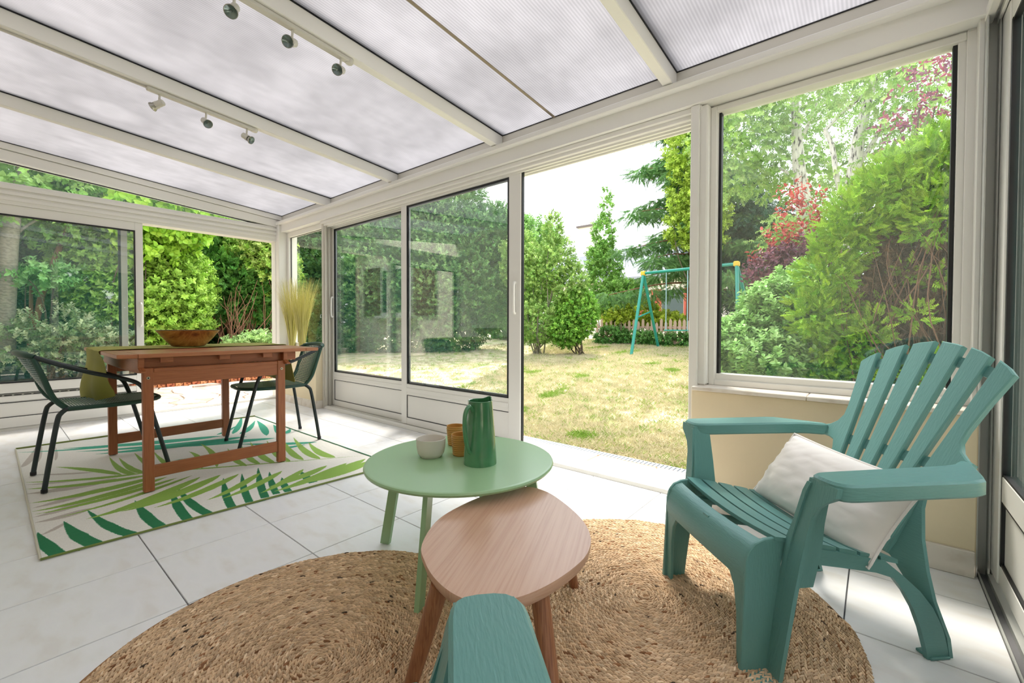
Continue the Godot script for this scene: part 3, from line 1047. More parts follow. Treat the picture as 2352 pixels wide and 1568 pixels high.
func build_garden_objects() -> void:
	# ---- swing
	var green := mat(hexc(36, 142, 128), 0.4)
	var yel := mat(hexc(232, 190, 60), 0.5)
	var sw := thing("swing_set", "green metal swing frame with yellow joints standing on the lawn", "swing")
	var a := V3(-4.35, 2.21, -10.2)
	var b := V3(-2.2, 2.21, -9.8)
	part("crossbar", MB.new().tube([a, b], 0.035, 10), green, sw)
	var feet := [atz(1450, 815, -9.33), atz(1512, 798, -11.0), V3(-1.95, 0.27, -8.95), V3(-1.95, 0.36, -10.7)]
	part("leg", MB.new().tube([a, feet[0]], 0.035, 10), green, sw)
	part("leg", MB.new().tube([a, feet[1]], 0.035, 10), green, sw)
	part("leg", MB.new().tube([b, feet[2]], 0.035, 10), green, sw)
	part("leg", MB.new().tube([b, feet[3]], 0.035, 10), green, sw)
	for e in [[a, 0, 1], [b, 2, 3]]:
		part("brace", MB.new().tube([e[0].lerp(feet[e[1]], 0.56), e[0].lerp(feet[e[2]], 0.5)], 0.02, 8), green, sw)
		part("joint_cap", MB.new().box(e[0], V3(0.11, 0.11, 0.12), 0.02), yel, sw)
	var p1 := a.lerp(b, 0.28)
	var p2 := a.lerp(b, 0.52)
	var rope := mat(hexc(150, 180, 190), 0.7)
	part("rope", MB.new().tube([p1, V3(p1.x, 0.85, p1.z)], 0.011, 6), rope, sw)
	part("rope", MB.new().tube([p2, V3(p2.x, 0.85, p2.z)], 0.011, 6), rope, sw)
	part("swing_seat", MB.new().box(V3((p1.x + p2.x) / 2, 0.84, (p1.z + p2.z) / 2), V3(0.52, 0.03, 0.16), 0.008), green, sw)
	# ---- picket fence
	var fe := thing("picket_fence", "weathered picket fence half overgrown by ivy at the end of the lawn", "fence")
	var fm := mat(hexc(206, 176, 160), 0.85)
	for k in 24:
		var px := 1372.0 + k * 10.5
		var base := atz(px, 793, -11.6)
		base.y = ground_y(base.x, base.z) - 0.02
		var h := 0.62 + 0.12 * absf(sin(k * 1.7))
		var w := 0.075
		var pk := MB.new().extr(PackedVector2Array([Vector2(-w / 2, 0), Vector2(w / 2, 0), Vector2(w / 2, h - 0.05), Vector2(0.01, h), Vector2(-0.01, h), Vector2(-w / 2, h - 0.05)]), base, V3(1, 0, 0), V3(0, 1, 0), V3(0, 0, 0.022), 0.003)
		part("picket", pk, fm, fe)
	for y in [0.62, 0.9]:
		part("rail", MB.new().bar(atz(1365, 793, -11.63) * V3(1, 0, 1) + V3(0, y, 0), atz(1625, 793, -11.63) * V3(1, 0, 1) + V3(0, y, 0), 0.03, 0.06), fm, fe)
	# ---- neighbour's house
	var hs := thing("neighbour_house", "pale house with grey slate roof and white chimney behind the shrubs", "house")
	var wl := mat(hexc(236, 226, 220), 0.9)
	var z0 := -19.0
	var c0 := atz(1300, 620, z0)
	part("wall", MB.new().bb(V3(c0.x - 1.2, 0.3, z0 - 6), V3(c0.x + 7.5, 3.3, z0)), wl, hs)
	var slate := mat(hexc(150, 152, 165), 0.8)
	part("roof", MB.new().extr(PackedVector2Array([Vector2(z0 + 0.35, 3.15), Vector2(z0 - 3.0, 5.2), Vector2(z0 - 6.4, 3.15), Vector2(z0 - 6.4, 3.0), Vector2(z0 - 3.0, 5.05), Vector2(z0 + 0.35, 3.0)]), V3(c0.x - 1.6, 0, 0), V3(0, 0, 1), V3(0, 1, 0), V3(9.5, 0, 0)), slate, hs)
	var ch := atz(1352, 540, z0 - 2.6)
	part("chimney", MB.new().box(V3(ch.x, 5.45, z0 - 2.6), V3(1.0, 1.9, 0.6)), M.paver, hs)
	part("chimney_cap", MB.new().box(V3(ch.x, 6.44, z0 - 2.6), V3(1.15, 0.1, 0.8)), mat(hexc(110, 100, 98), 0.8), hs)
	var redm := mat(hexc(176, 84, 72), 0.8)
	for k in 3:
		var wx := c0.x + 0.8 + k * 2.1
		part("window", MB.new().bb(V3(wx, 1.3, z0), V3(wx + 0.9, 2.5, z0 + 0.03)), mat(hexc(90, 100, 105), 0.2), hs)
		part("shutter", MB.new().bb(V3(wx - 0.5, 1.25, z0), V3(wx - 0.04, 2.55, z0 + 0.05)), redm, hs)
		part("shutter", MB.new().bb(V3(wx + 0.94, 1.25, z0), V3(wx + 1.4, 2.55, z0 + 0.05)), redm, hs)
	# ---- the rendered house front beyond the gable: window, shutters, downpipe (seen reflected in the door panes)
	var sh := mat(hexc(112, 52, 62), 0.6)
	var hw := struct("window_4", MB.new().bb(V3(-8.45, 1.15, 0.5), V3(-7.2, 2.2, 0.56)), M.white, "house window beyond the gable")
	part("pane", MB.new().bb(V3(-8.38, 1.22, 0.49), V3(-7.27, 2.13, 0.5)), mat(hexc(60, 70, 74), 0.1), hw)
	part("sill", MB.new().bb(V3(-8.55, 1.09, 0.4), V3(-7.1, 1.15, 0.56)), M.white, hw)
	part("shutter", MB.new().bb(V3(-9.12, 1.14, 0.5), V3(-8.5, 2.22, 0.54)), sh, hw)
	part("shutter", MB.new().bb(V3(-7.15, 1.14, 0.5), V3(-6.5, 2.22, 0.54)), sh, hw)
	solo("downpipe", MB.new().tube([V3(-9.36, -0.2, 0.48), V3(-9.36, 2.9, 0.48)], 0.045, 10).tube([V3(-9.36, -0.2, 0.48), V3(-9.36, 0.75, 0.48)], 0.055, 10), mat(hexc(206, 172, 164), 0.6), "pinkish downpipe at the corner of the house wall beyond the gable", "downpipe")

func shrub(called: String, label: String, cat: String, base: Vector3, blobs: Array, n: int, me: Mesh, mt: Material, s0: float, s1: float, ca: Color, cb: Color, mode := 0, bark: Material = null, nst := 7, group := "", inner := 0.45) -> Node3D:
	var o := thing(called, label, cat, base, 0.0, group)
	var loc := []
	var tops := []
	for b in blobs:
		loc.append([b[0] - base, b[1]])
	for k in nst:
		var b = loc[k % loc.size()]
		tops.append(b[0] + rdir() * b[1] * 0.5)
	for q in tops:
		part("stem", stems(Vector3.ZERO, [q], 0.018), bark if bark else M.bark, o)
	foliage(o, "foliage", loc, n, me, mt, s0, s1, ca, cb, mode, inner)
	return o

func build_plants() -> void:
	var broad := sprig(11, 0.9, 0.42, 0.25)
	var small := sprig(13, 1.0, 0.3, 0.2)
	var bigl := sprig(5, 0.7, 0.75, 0.55, 1.2)
	var fan := spray(14, 0.8, 0.34)
	var sparse := sprig(4, 0.9, 0.5, 0.24)
	var ndl := needles(46, 1.0, 0.16)
	# ================= beyond the gable
	var G1 := lin(0.30, 0.52, 0.07)
	var G2 := lin(0.44, 0.66, 0.13)
	var D1 := lin(0.035, 0.1, 0.025)
	var D2 := lin(0.1, 0.24, 0.06)
	shrub("leafy_shrub", "bright green leafy shrub filling the left of the open gable door", "shrub", V3(-9.6, -0.05, -1.55),
		[[atx(395, 690, -9.5), V3(0.6, 0.75, 0.5)], [atx(370, 620, -9.7), V3(0.6, 0.6, 0.5)], [atx(425, 660, -9.9), V3(0.45, 0.7, 0.45)], [atx(340, 720, -9.4), V3(0.5, 0.6, 0.4)]  , [atx(420, 745, -9.5), V3(0.45, 0.4, 0.4)]], 3400, broad, M.leaf, 0.1, 0.18, G1, G2, 0, M.bark, 12)
	shrub("big_leaf_tree", "large-leaved tree at the top left of the open gable door", "tree", V3(-9.2, -0.05, -1.2),
		[[atx(345, 560, -9.2), V3(0.45, 0.4, 0.4)], [atx(400, 545, -9.3), V3(0.5, 0.35, 0.45)], [atx(330, 500, -9.2), V3(0.6, 0.5, 0.5)], [atx(420, 480, -9.6), V3(0.9, 0.5, 0.6)]], 900, bigl, M.leaf, 0.13, 0.2, lin(0.26, 0.5, 0.04), lin(0.45, 0.68, 0.09), 3, M.bark, 4)
	shrub("conifer_shrub", "dark feathery conifer at the back of the open gable door", "shrub", V3(-10.6, -0.05, -3.4),
		[[atx(520, 640, -10.8), V3(1.0, 0.6, 0.9)], [atx(570, 680, -10.6), V3(0.8, 0.55, 0.8)], [atx(480, 600, -11.2), V3(1.0, 0.5, 0.8)], [atx(600, 640, -10.4), V3(0.7, 0.6, 0.7)]], 4200, fan, M.needle, 0.2, 0.34, lin(0.09, 0.28, 0.05), lin(0.26, 0.52, 0.12), 3, M.barkbrown, 26)
	var tg := thing("bare_shrub", "bare brown twigs in the dark hollow at the lower right of the open gable door", "shrub", V3(-9.3, -0.05, -2.9))
	for k in 34:
		part("twig", limb(V3(rng.randf_range(-0.3, 0.2), 0, rng.randf_range(-0.5, 0.4)), atx(rng.randf_range(500, 640), rng.randf_range(640, 740), -9.4) - tg.position, 0.011, 0.003, 0.12, 5), M.barkbrown, tg)
	shrub("tall_shrub", "yellow green shrub with pink tips at the top right of the open gable door", "shrub", V3(-10.2, -0.05, -4.0),
		[[atx(600, 580, -10.2), V3(0.6, 0.55, 0.6)], [atx(625, 620, -10.0), V3(0.5, 0.5, 0.5)], [atx(560, 560, -11.0), V3(0.9, 0.6, 0.7)]], 2600, broad, M.leaf, 0.12, 0.2, G1, lin(0.55, 0.62, 0.2), 0, M.bark, 5)
	shrub("ground_ivy", "pale green ground cover at the foot of the conifer", "shrub", V3(-9.2, -0.05, -2.6),
		[[atx(600, 780, -9.0), V3(0.3, 0.09, 0.32)], [atx(555, 790, -9.0), V3(0.25, 0.07, 0.25)]], 300, broad, M.leaf, 0.1, 0.16, lin(0.3, 0.5, 0.16), lin(0.5, 0.66, 0.3), 0, M.bark, 3)
	# behind the closed gable leaf
	var st := shrub("slender_tree", "grey-trunked tree at the left edge behind the gable glass", "tree", V3(-9.3, -0.05, -0.15),
		[[atx(40, 430, -9.6), V3(1.0, 0.7, 0.9)], [atx(150, 450, -10.5), V3(1.3, 0.8, 1.0)], [atx(250, 420, -10.5), V3(1.2, 0.7, 1.0)], [atx(60, 330, -10.0), V3(1.4, 0.9, 1.2)], [atx(330, 440, -11), V3(1.2, 0.7, 0.9)]], 2300, small, M.leaf, 0.18, 0.3, lin(0.2, 0.42, 0.08), lin(0.42, 0.62, 0.2), 3, M.barkgrey, 1)
	var tk := MB.new().tube([atx(8, 830, -9.2), atx(12, 700, -9.2), atx(20, 560, -9.2), atx(35, 450, -9.3), atx(60, 360, -9.5)], [0.12, 0.105, 0.095, 0.08, 0.05], 10)
	tk.add(limb(atx(27, 545, -9.2), atx(140, 480, -9.6), 0.022, 0.01))
	tk.add(limb(atx(27, 520, -9.2), atx(90, 420, -9.8), 0.03, 0.012))
	part("trunk", MB.new().add(tk, Transform3D(Basis(), -st.position)), M.barkgrey, st)
	var tk2 := MB.new().tube([atx(70, 800, -9.6), atx(95, 680, -9.6), atx(140, 560, -9.7), atx(170, 490, -9.8), atx(185, 440, -9.9)], [0.045, 0.04, 0.038, 0.03, 0.02], 8)
	tk2.add(limb(atx(170, 490, -9.8), atx(230, 505, -10), 0.015, 0.006))
	tk2.add(limb(atx(75, 800, -9.6), atx(72, 630, -9.6), 0.035, 0.015))
	var lt := thing("leaning_tree", "thin leaning tree with a brownish forked trunk behind the gable glass", "tree", V3(-9.6, -0.05, -0.85))
	part("trunk", MB.new().add(tk2, Transform3D(Basis(), -lt.position)), M.barkbrown, lt)
	foliage(lt, "foliage", [[atx(200, 440, -9.9) - lt.position, V3(0.5, 0.3, 0.4)], [atx(240, 490, -10) - lt.position, V3(0.3, 0.15, 0.25)]], 260, broad, M.leaf, 0.14, 0.22, lin(0.22, 0.46, 0.1), lin(0.42, 0.62, 0.2), 3)
	shrub("feathery_sapling", "sapling with feathery leaves beside the leaning trunk", "tree", V3(-9.4, -0.05, -0.6),
		[[atx(80, 640, -9.3), V3(0.3, 0.12, 0.35)], [atx(110, 625, -9.4), V3(0.25, 0.12, 0.3)]], 150, broad, M.leaf, 0.12, 0.18, lin(0.2, 0.48, 0.14), lin(0.36, 0.62, 0.26), 3, M.bark, 3)
	shrub("young_shrub", "light green multi-stemmed shrub behind the right of the gable glass", "shrub", V3(-9.8, -0.05, -1.0),
		[[atx(220, 590, -10.0), V3(0.6, 0.5, 0.5)], [atx(255, 640, -9.8), V3(0.5, 0.6, 0.4)], [atx(215, 670, -9.7), V3(0.4, 0.35, 0.35)], [atx(290, 700, -9.4), V3(0.4, 0.5, 0.35)]], 2200, broad, M.leaf, 0.12, 0.2, lin(0.24, 0.46, 0.08), lin(0.4, 0.62, 0.16), 0, M.barkgrey, 9)
	shrub("variegated_shrub", "low cream and green variegated shrub behind the gable glass", "shrub", V3(-9.0, -0.05, -0.55),
		[[atx(130, 760, -9.0), V3(0.35, 0.3, 0.45)], [atx(180, 770, -9.0), V3(0.35, 0.22, 0.4)], [atx(60, 790, -9.0), V3(0.4, 0.2, 0.5)], [atx(240, 790, -9.0), V3(0.4, 0.2, 0.4)], [atx(110, 820, -8.95), V3(0.2, 0.16, 0.7)], [atx(230, 825, -8.95), V3(0.2, 0.16, 0.5)]], 700, small, M.leaf, 0.1, 0.17, lin(0.16, 0.3, 0.1), lin(0.6, 0.68, 0.44), 0, M.bark, 12)
	# deep background of the gable side
	var gi := -1
	for e in [[30, 680, 2400], [150, 660, 2400], [270, 650, 2200], [390, 600, 2200], [500, 600, 2400], [620, 590, 2400], [700, 600, 2400]]:
		gi += 1
		var c := atx(e[0], e[1], -13.0)
		shrub("hedge_tree", ["dark evergreen behind the grey trunk, leftmost of the dark gable trees", "dark evergreen behind the leaning trunk, second of the gable trees from the left", "dark evergreen behind the right part of the gable glass", "dark evergreen behind the bright leafy shrub of the open gable door", "dark evergreen above the feathery conifer of the open gable door", "dark evergreen behind the pink-tipped shrub beside the corner post", "dark evergreen behind the golden grass on the sill"][gi], "tree", V3(c.x, -0.05, c.z),
			[[V3(c.x, c.y - 0.3, c.z), V3(1.1, 1.2, 1.1)], [V3(c.x + 0.3, 0.9, c.z), V3(1.2, 1.2, 1.1)], [V3(c.x - 0.4, c.y + 0.7, c.z + 0.2), V3(0.9, 0.7, 0.9)]], e[2], broad, M.leaf, 0.2, 0.32, D1, D2, 0, M.bark, 4, "dark trees behind the gable shrubs")
	for e in [[-11.2, 1.2, "dark bush at the corner of the house wall beyond the terrace"], [-12.0, 3.2, "dark bush behind the corner of the house wall beyond the terrace"], [-13.0, -0.2, "dark bush across the terrace at the far left of the garden"]]:
		shrub("corner_bush", e[2], "shrub", V3(e[0], -0.05, e[1]), [[V3(e[0], 1.0, e[1]), V3(1.1, 1.1, 1.1)], [V3(e[0], 2.6, e[1]), V3(1.1, 1.1, 1.1)]], 2600, broad, M.leaf, 0.18, 0.28, D1, D2, 0, M.bark, 4)
	for e in [[3.6, -3.0, "tall hedge bush outside the right sliding door, nearest the window"], [4.0, -1.2, "tall hedge bush outside the right sliding door, middle of three"], [4.2, 0.2, "tall hedge bush outside the right sliding door, nearest the house"]]:
		shrub("side_hedge", e[2], "shrub", V3(e[0], -0.09, e[1]), [[V3(e[0], 0.9, e[1]), V3(0.9, 1.1, 0.95)], [V3(e[0], 2.4, e[1]), V3(0.9, 1.0, 0.95)]], 2600, broad, M.leaf, 0.16, 0.24, D1, D2, 0, M.bark, 4)
	# ================= behind the sliding doors
	gi = -1
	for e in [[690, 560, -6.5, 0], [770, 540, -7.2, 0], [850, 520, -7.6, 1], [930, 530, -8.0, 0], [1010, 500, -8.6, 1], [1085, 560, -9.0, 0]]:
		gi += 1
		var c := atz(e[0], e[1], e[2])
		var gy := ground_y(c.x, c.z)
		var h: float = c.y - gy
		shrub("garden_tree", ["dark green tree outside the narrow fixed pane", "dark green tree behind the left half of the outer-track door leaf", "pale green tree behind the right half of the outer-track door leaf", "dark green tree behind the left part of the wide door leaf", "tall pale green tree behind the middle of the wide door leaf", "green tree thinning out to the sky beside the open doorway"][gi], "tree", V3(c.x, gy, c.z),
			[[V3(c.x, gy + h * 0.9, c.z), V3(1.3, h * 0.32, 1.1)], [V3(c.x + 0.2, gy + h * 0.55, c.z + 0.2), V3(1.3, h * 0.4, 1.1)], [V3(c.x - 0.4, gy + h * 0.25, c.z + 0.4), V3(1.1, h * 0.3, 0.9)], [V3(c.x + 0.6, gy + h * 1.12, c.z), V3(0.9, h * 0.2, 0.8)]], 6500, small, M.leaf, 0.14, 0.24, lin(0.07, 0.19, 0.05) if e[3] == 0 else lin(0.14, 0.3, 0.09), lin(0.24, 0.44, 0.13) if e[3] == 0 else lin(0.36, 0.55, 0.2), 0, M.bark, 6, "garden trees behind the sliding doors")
	# ================= seen through the open doorway
	var bL := atz(1235, 800, -8.6)
	shrub("lilac_bush", "tall loose bush with pale bare stems at the left of the open doorway", "shrub", V3(bL.x, ground_y(bL.x, bL.z), bL.z),
		[[atz(1225, 640, -8.6), V3(0.5, 0.8, 0.5)], [atz(1275, 600, -8.6), V3(0.45, 0.6, 0.45)], [atz(1272, 530, -8.6), V3(0.22, 0.4, 0.22)], [atz(1230, 740, -8.4), V3(0.5, 0.5, 0.5)], [atz(1310, 660, -8.8), V3(0.4, 0.6, 0.4)], [atz(1195, 600, -8.8), V3(0.5, 0.8, 0.5)]], 3600, broad, M.leaf, 0.08, 0.14, lin(0.2, 0.38, 0.08), lin(0.46, 0.62, 0.2), 0, M.barkgrey, 12)
	var bM := atz(1325, 790, -8.9)
	shrub("dark_bush", "dense bright green bush right of the pale-stemmed bush", "shrub", V3(bM.x, ground_y(bM.x, bM.z), bM.z),
		[[atz(1325, 720, -8.9), V3(0.45, 0.6, 0.45)], [atz(1300, 760, -8.7), V3(0.4, 0.35, 0.4)]], 2200, broad, M.leaf, 0.08, 0.14, lin(0.12, 0.32, 0.04), lin(0.34, 0.58, 0.1), 0, M.bark, 8)
	for e in [[1215, 540, "rounded far tree showing just left above the pale-stemmed bush"], [1160, 520, "rounded far tree behind the door stile left of the doorway"]]:
		var c := atz(e[0], e[1], -13.0)
		shrub("far_tree", e[2], "tree", V3(c.x, 0.5, c.z), [[c - V3(0, 0.5, 0), V3(1.2, 1.0, 1.0)], [V3(c.x, 1.6, c.z), V3(1.3, 1.2, 1.0)]], 1700, broad, M.leaf, 0.2, 0.32, lin(0.2, 0.4, 0.1), lin(0.36, 0.56, 0.2), 0, M.bark, 4, "far trees left of the doorway")
	var bT := atz(1395, 760, -12.5)
	shrub("pointed_tree", "slim pointed tree between the house and the spruce", "tree", V3(bT.x, ground_y(bT.x, bT.z), bT.z),
		[[atz(1390, 640, -12.5), V3(0.5, 1.2, 0.5)], [atz(1385, 540, -12.5), V3(0.3, 0.6, 0.3)], [atz(1392, 470, -12.5), V3(0.14, 0.45, 0.14)], [atz(1420, 690, -12.3), V3(0.6, 0.7, 0.5)], [atz(1375, 600, -12.6), V3(0.35, 0.5, 0.35)]], 1700, broad, M.leaf, 0.12, 0.2, lin(0.18, 0.38, 0.08), lin(0.36, 0.58, 0.14), 0, M.bark, 6)
	var bY := atz(1440, 760, -11.8)
	shrub("yellow_bush", "low yellow green bush by the picket fence", "shrub", V3(bY.x, ground_y(bY.x, bY.z), bY.z),
		[[atz(1425, 735, -11.9), V3(0.5, 0.3, 0.3)], [atz(1470, 720, -12.1), V3(0.5, 0.35, 0.3)], [atz(1530, 740, -12.1), V3(0.5, 0.22, 0.3)]], 1100, broad, M.leaf, 0.12, 0.2, lin(0.34, 0.48, 0.04), lin(0.56, 0.64, 0.1), 0, M.bark, 6)
	shrub("fence_ivy", "ivy climbing over the pickets of the fence", "shrub", V3(bY.x, ground_y(bY.x, bY.z), bY.z + 0.4),
		[[atz(1405, 775, -11.45), V3(0.5, 0.26, 0.1)], [atz(1460, 780, -11.45), V3(0.7, 0.2, 0.1)], [atz(1540, 785, -11.45), V3(0.8, 0.16, 0.1)]], 900, broad, M.leaf, 0.1, 0.16, lin(0.08, 0.24, 0.05), lin(0.22, 0.42, 0.12), 0, M.bark, 4)
	# spruce with drooping boughs and cones
	var sb := atz(1590, 780, -12.4)
	var sp := thing("spruce_tree", "tall spruce with drooping boughs and brown cones right of the open doorway", "tree", V3(sb.x, ground_y(sb.x, sb.z), sb.z))
	part("trunk", MB.new().tube([Vector3.ZERO, V3(0.05, 4.5, 0), V3(0, 9.0, 0)], [0.2, 0.12, 0.03], 9), M.barkbrown, sp)
	var blobs := []
	for k in 46:
		var f := k / 45.0
		var y := lerpf(1.5, 8.6, f)
		var R := lerpf(2.3, 0.4, pow(f, 0.9)) * rng.randf_range(0.75, 1.1)
		var a := k * 2.399
		var d := V3(cos(a), 0, sin(a))
		part("bough", limb(V3(0, y, 0), d * R + V3(0, y - 0.15 * R, 0), 0.03, 0.008, 0.04, 5), M.barkbrown, sp)
		for q in 4:
			var g := (q + 1.0) / 4.0
			blobs.append([d * R * g + V3(0, y - 0.12 * R * g - 0.14, 0), V3(0.34, 0.2, 0.34)])
	foliage(sp, "foliage", blobs, 15000, ndl, M.needle, 0.2, 0.36, lin(0.12, 0.27, 0.09), lin(0.27, 0.45, 0.18), 1, 0.1)
	var cone := MB.new().lathe([Vector2(0, 0), Vector2(0.018, -0.02), Vector2(0.022, -0.06), Vector2(0.012, -0.11), Vector2(0, -0.12)], 8).done()
	var cm := mat(hexc(150, 84, 58), 0.8)
	for k in 36:
		var b = blobs[blobs.size() - 1 - (k * 7) % 110]
		var o := part("cone", cone, cm, sp)
		o.position = b[0] + V3(rng.randf_range(-0.2, 0.2), -0.12, rng.randf_range(-0.2, 0.25))
		o.scale = V3(1.2, 1.2, 1.2)
	shrub("yellow_leaf_tree", "yellow green broadleaf tree growing against the spruce", "tree", V3(sb.x + 0.8, ground_y(sb.x, sb.z), sb.z + 1.3),
		[[atz(1580, 440, -11.0), V3(0.45, 0.8, 0.4)], [atz(1570, 520, -11.0), V3(0.4, 0.5, 0.4)], [atz(1590, 340, -11.0), V3(0.6, 0.8, 0.5)], [atz(1620, 480, -11.0), V3(0.5, 1.2, 0.5)]], 1500, broad, M.leaf, 0.12, 0.2, lin(0.34, 0.5, 0.06), lin(0.56, 0.7, 0.14), 0, M.bark, 4)
	# ================= seen through the large window
	# birch pair
	for e in [[0, 1845, 640, -9.0, "white-barked birch with a light green crown at the left of the large window"], [1, 1960, 640, -8.0, "slanting white-barked birch rising at the centre of the large window"]]:
		var b := atz(e[1], 760, e[3])
		var o := thing("birch_tree", e[4], "tree", V3(b.x, ground_y(b.x, b.z), b.z), 0.0)
		var bb := o.position
		var tr: MB
		var bl := []
		if e[0] == 0:
			tr = MB.new().tube([Vector3.ZERO, atz(1850, 500, -9.0) - bb, atz(1835, 390, -9.0) - bb, atz(1825, 230, -9.0) - bb, atz(1800, 80, -9.0) - bb], [0.16, 0.13, 0.1, 0.06, 0.03], 9)
			tr.add(limb(atz(1835, 400, -9) - bb, atz(1770, 380, -9.2) - bb, 0.035, 0.01))
			tr.add(limb(atz(1830, 330, -9) - bb, atz(1900, 190, -9.2) - bb, 0.04, 0.01))
			for q in [[1700, 300, 0.9], [1760, 250, 0.9], [1840, 240, 0.8], [1690, 400, 0.6], [1790, 370, 0.9], [1860, 400, 0.7], [1900, 520, 0.6], [1830, 540, 0.6], [1660, 180, 0.9], [1780, 130, 0.9]]:
				bl.append([atz(q[0], q[1], -9.0 + rng.randf_range(-0.8, 0.8)) - bb, V3(q[2], q[2] * 0.8, q[2])])
		else:
			tr = MB.new().tube([Vector3.ZERO, atz(1950, 480, -8.0) - bb, atz(1970, 330, -8.0) - bb, atz(1995, 220, -8.0) - bb, atz(2040, 90, -8.0) - bb], [0.13, 0.1, 0.08, 0.06, 0.03], 9)
			tr.add(limb(atz(1965, 380, -8) - bb, atz(2080, 240, -8.2) - bb, 0.05, 0.012))
			tr.add(limb(atz(1895, 300, -8) - bb, atz(2040, 140, -8.4) - bb, 0.03, 0.02))
			tr.add(limb(atz(1950, 480, -8) - bb, atz(1895, 300, -8) - bb, 0.04, 0.03))
			tr.add(limb(atz(1940, 500, -8) - bb, atz(2060, 380, -8.2) - bb, 0.05, 0.015))
			for q in [[1960, 440, 0.5], [1990, 350, 0.5], [2060, 420, 0.5], [2100, 330, 0.6], [1930, 560, 0.5], [2040, 230, 0.6], [1950, 170, 0.7], [2130, 220, 0.6], [2100, 120, 0.7], [2000, 90, 0.8]]:
				bl.append([atz(q[0], q[1], -8.0 + rng.randf_range(-0.6, 0.6)) - bb, V3(q[2], q[2] * 0.8, q[2])])
		part("trunk", tr, M.barkbirch, o)
		foliage(o, "foliage", bl, 3600 if e[0] == 0 else 1500, small, M.leaf, 0.11, 0.19, lin(0.3, 0.5, 0.12), lin(0.54, 0.7, 0.28), 1, 0.2)
	# dark blue-green conifer behind the swing
	var bc := atz(1700, 760, -13.0)
	shrub("dark_conifer", "dark blue green conifer behind the end of the swing", "tree", V3(bc.x, ground_y(bc.x, bc.z), bc.z),
		[[atz(1690, 600, -13.0), V3(1.1, 1.4, 1.0)], [atz(1740, 560, -13.2), V3(1.0, 1.3, 1.0)], [atz(1690, 480, -13.4), V3(0.8, 1.2, 0.8)], [atz(1790, 600, -13.0), V3(0.9, 1.1, 0.9)]], 3600, fan, M.needle, 0.28, 0.44, lin(0.04, 0.12, 0.07), lin(0.11, 0.24, 0.15), 1, M.bark, 4)
	# purple plum
	var bp := atz(1850, 760, -6.6)
	var pp := shrub("purple_plum", "purple-leaved plum with red shoots above the thuja hedge", "tree", V3(bp.x, ground_y(bp.x, bp.z), bp.z),
		[[atz(1800, 625, -6.4), V3(0.38, 0.26, 0.3)], [atz(1850, 600, -6.4), V3(0.3, 0.26, 0.3)], [atz(1770, 610, -6.3), V3(0.2, 0.12, 0.2)]], 620, sparse, M.leaf, 0.1, 0.16, lin(0.13, 0.06, 0.1), lin(0.3, 0.1, 0.14), 0, M.bark, 6)
	var rs := []
	for q in [[1815, 500, 0.12, 0.4], [1860, 510, 0.1, 0.35], [1800, 560, 0.16, 0.2], [1760, 600, 0.16, 0.1], [1885, 500, 0.06, 0.28], [1830, 470, 0.05, 0.3]]:
		rs.append([atz(q[0], q[1], -6.4) - bp * V3(1, 0, 1) - V3(0, ground_y(bp.x, bp.z), 0), V3(q[2], q[3], q[2])])
	foliage(pp, "red_shoot_foliage", rs, 130, sparse, M.leaf, 0.1, 0.17, lin(0.4, 0.05, 0.06), lin(0.66, 0.16, 0.14), 2)
	var bq := atz(2240, 760, -5.6)
	shrub("purple_plum", "purple and red leaved branches in the top right corner of the large window", "tree", V3(bq.x, ground_y(bq.x, bq.z), bq.z),
		[[atz(2150, 210, -5.6), V3(0.3, 0.3, 0.3)], [atz(2120, 300, -5.7), V3(0.35, 0.3, 0.3)], [atz(2170, 360, -5.6), V3(0.3, 0.25, 0.3)], [atz(2180, 130, -5.5), V3(0.3, 0.25, 0.3)], [atz(2240, 250, -5.6), V3(0.4, 0.7, 0.4)]], 260, sparse, M.leaf, 0.08, 0.13, lin(0.2, 0.09, 0.14), lin(0.45, 0.12, 0.16), 3, M.bark, 8)
	# light green shrub under the window
	var bs := atz(1745, 850, -5.4)
	shrub("spirea_shrub", "light green bushy shrub below the left of the large window", "shrub", V3(bs.x, ground_y(bs.x, bs.z), bs.z),
		[[atz(1710, 810, -5.4), V3(0.42, 0.34, 0.38)], [atz(1770, 760, -5.4), V3(0.3, 0.36, 0.3)], [atz(1790, 740, -5.4), V3(0.4, 0.4, 0.4)], [atz(1680, 810, -5.2), V3(0.35, 0.32, 0.3)], [atz(1780, 830, -5.0), V3(0.4, 0.25, 0.3)], [atz(1840, 700, -5.6), V3(0.3, 0.4, 0.3)]], 4200, broad, M.leaf, 0.09, 0.15, lin(0.24, 0.46, 0.12), lin(0.44, 0.66, 0.26), 2, M.bark, 14)
	# thuja: brown inside, bright green outside
	var bt := atz(2050, 850, -5.2)
	var th := thing("thuja_shrub", "big thuja with bright green tips and bare brown twigs inside the large window", "shrub", V3(bt.x, ground_y(bt.x, bt.z), bt.z))
	var o := th.position
	var tw := MB.new()
	for k in 120:
		var px := rng.randf_range(1900, 2230)
		var top := lerpf(640, 430, clampf((px - 1900) / 280.0, 0, 1)) + rng.randf_range(0, 120)
		var zz := -5.0 + rng.randf_range(-0.3, 0.35)
		tw.add(limb(V3(rng.randf_range(-0.3, 0.5), 0, rng.randf_range(-0.2, 0.2)), atz(px, top, zz) - o, rng.randf_range(0.005, 0.011), 0.002, 0.14, 5))
	part("twig", tw, mat(hexc(112, 84, 68), 0.95), th).set_meta("kind", "stuff")
	var eb := []
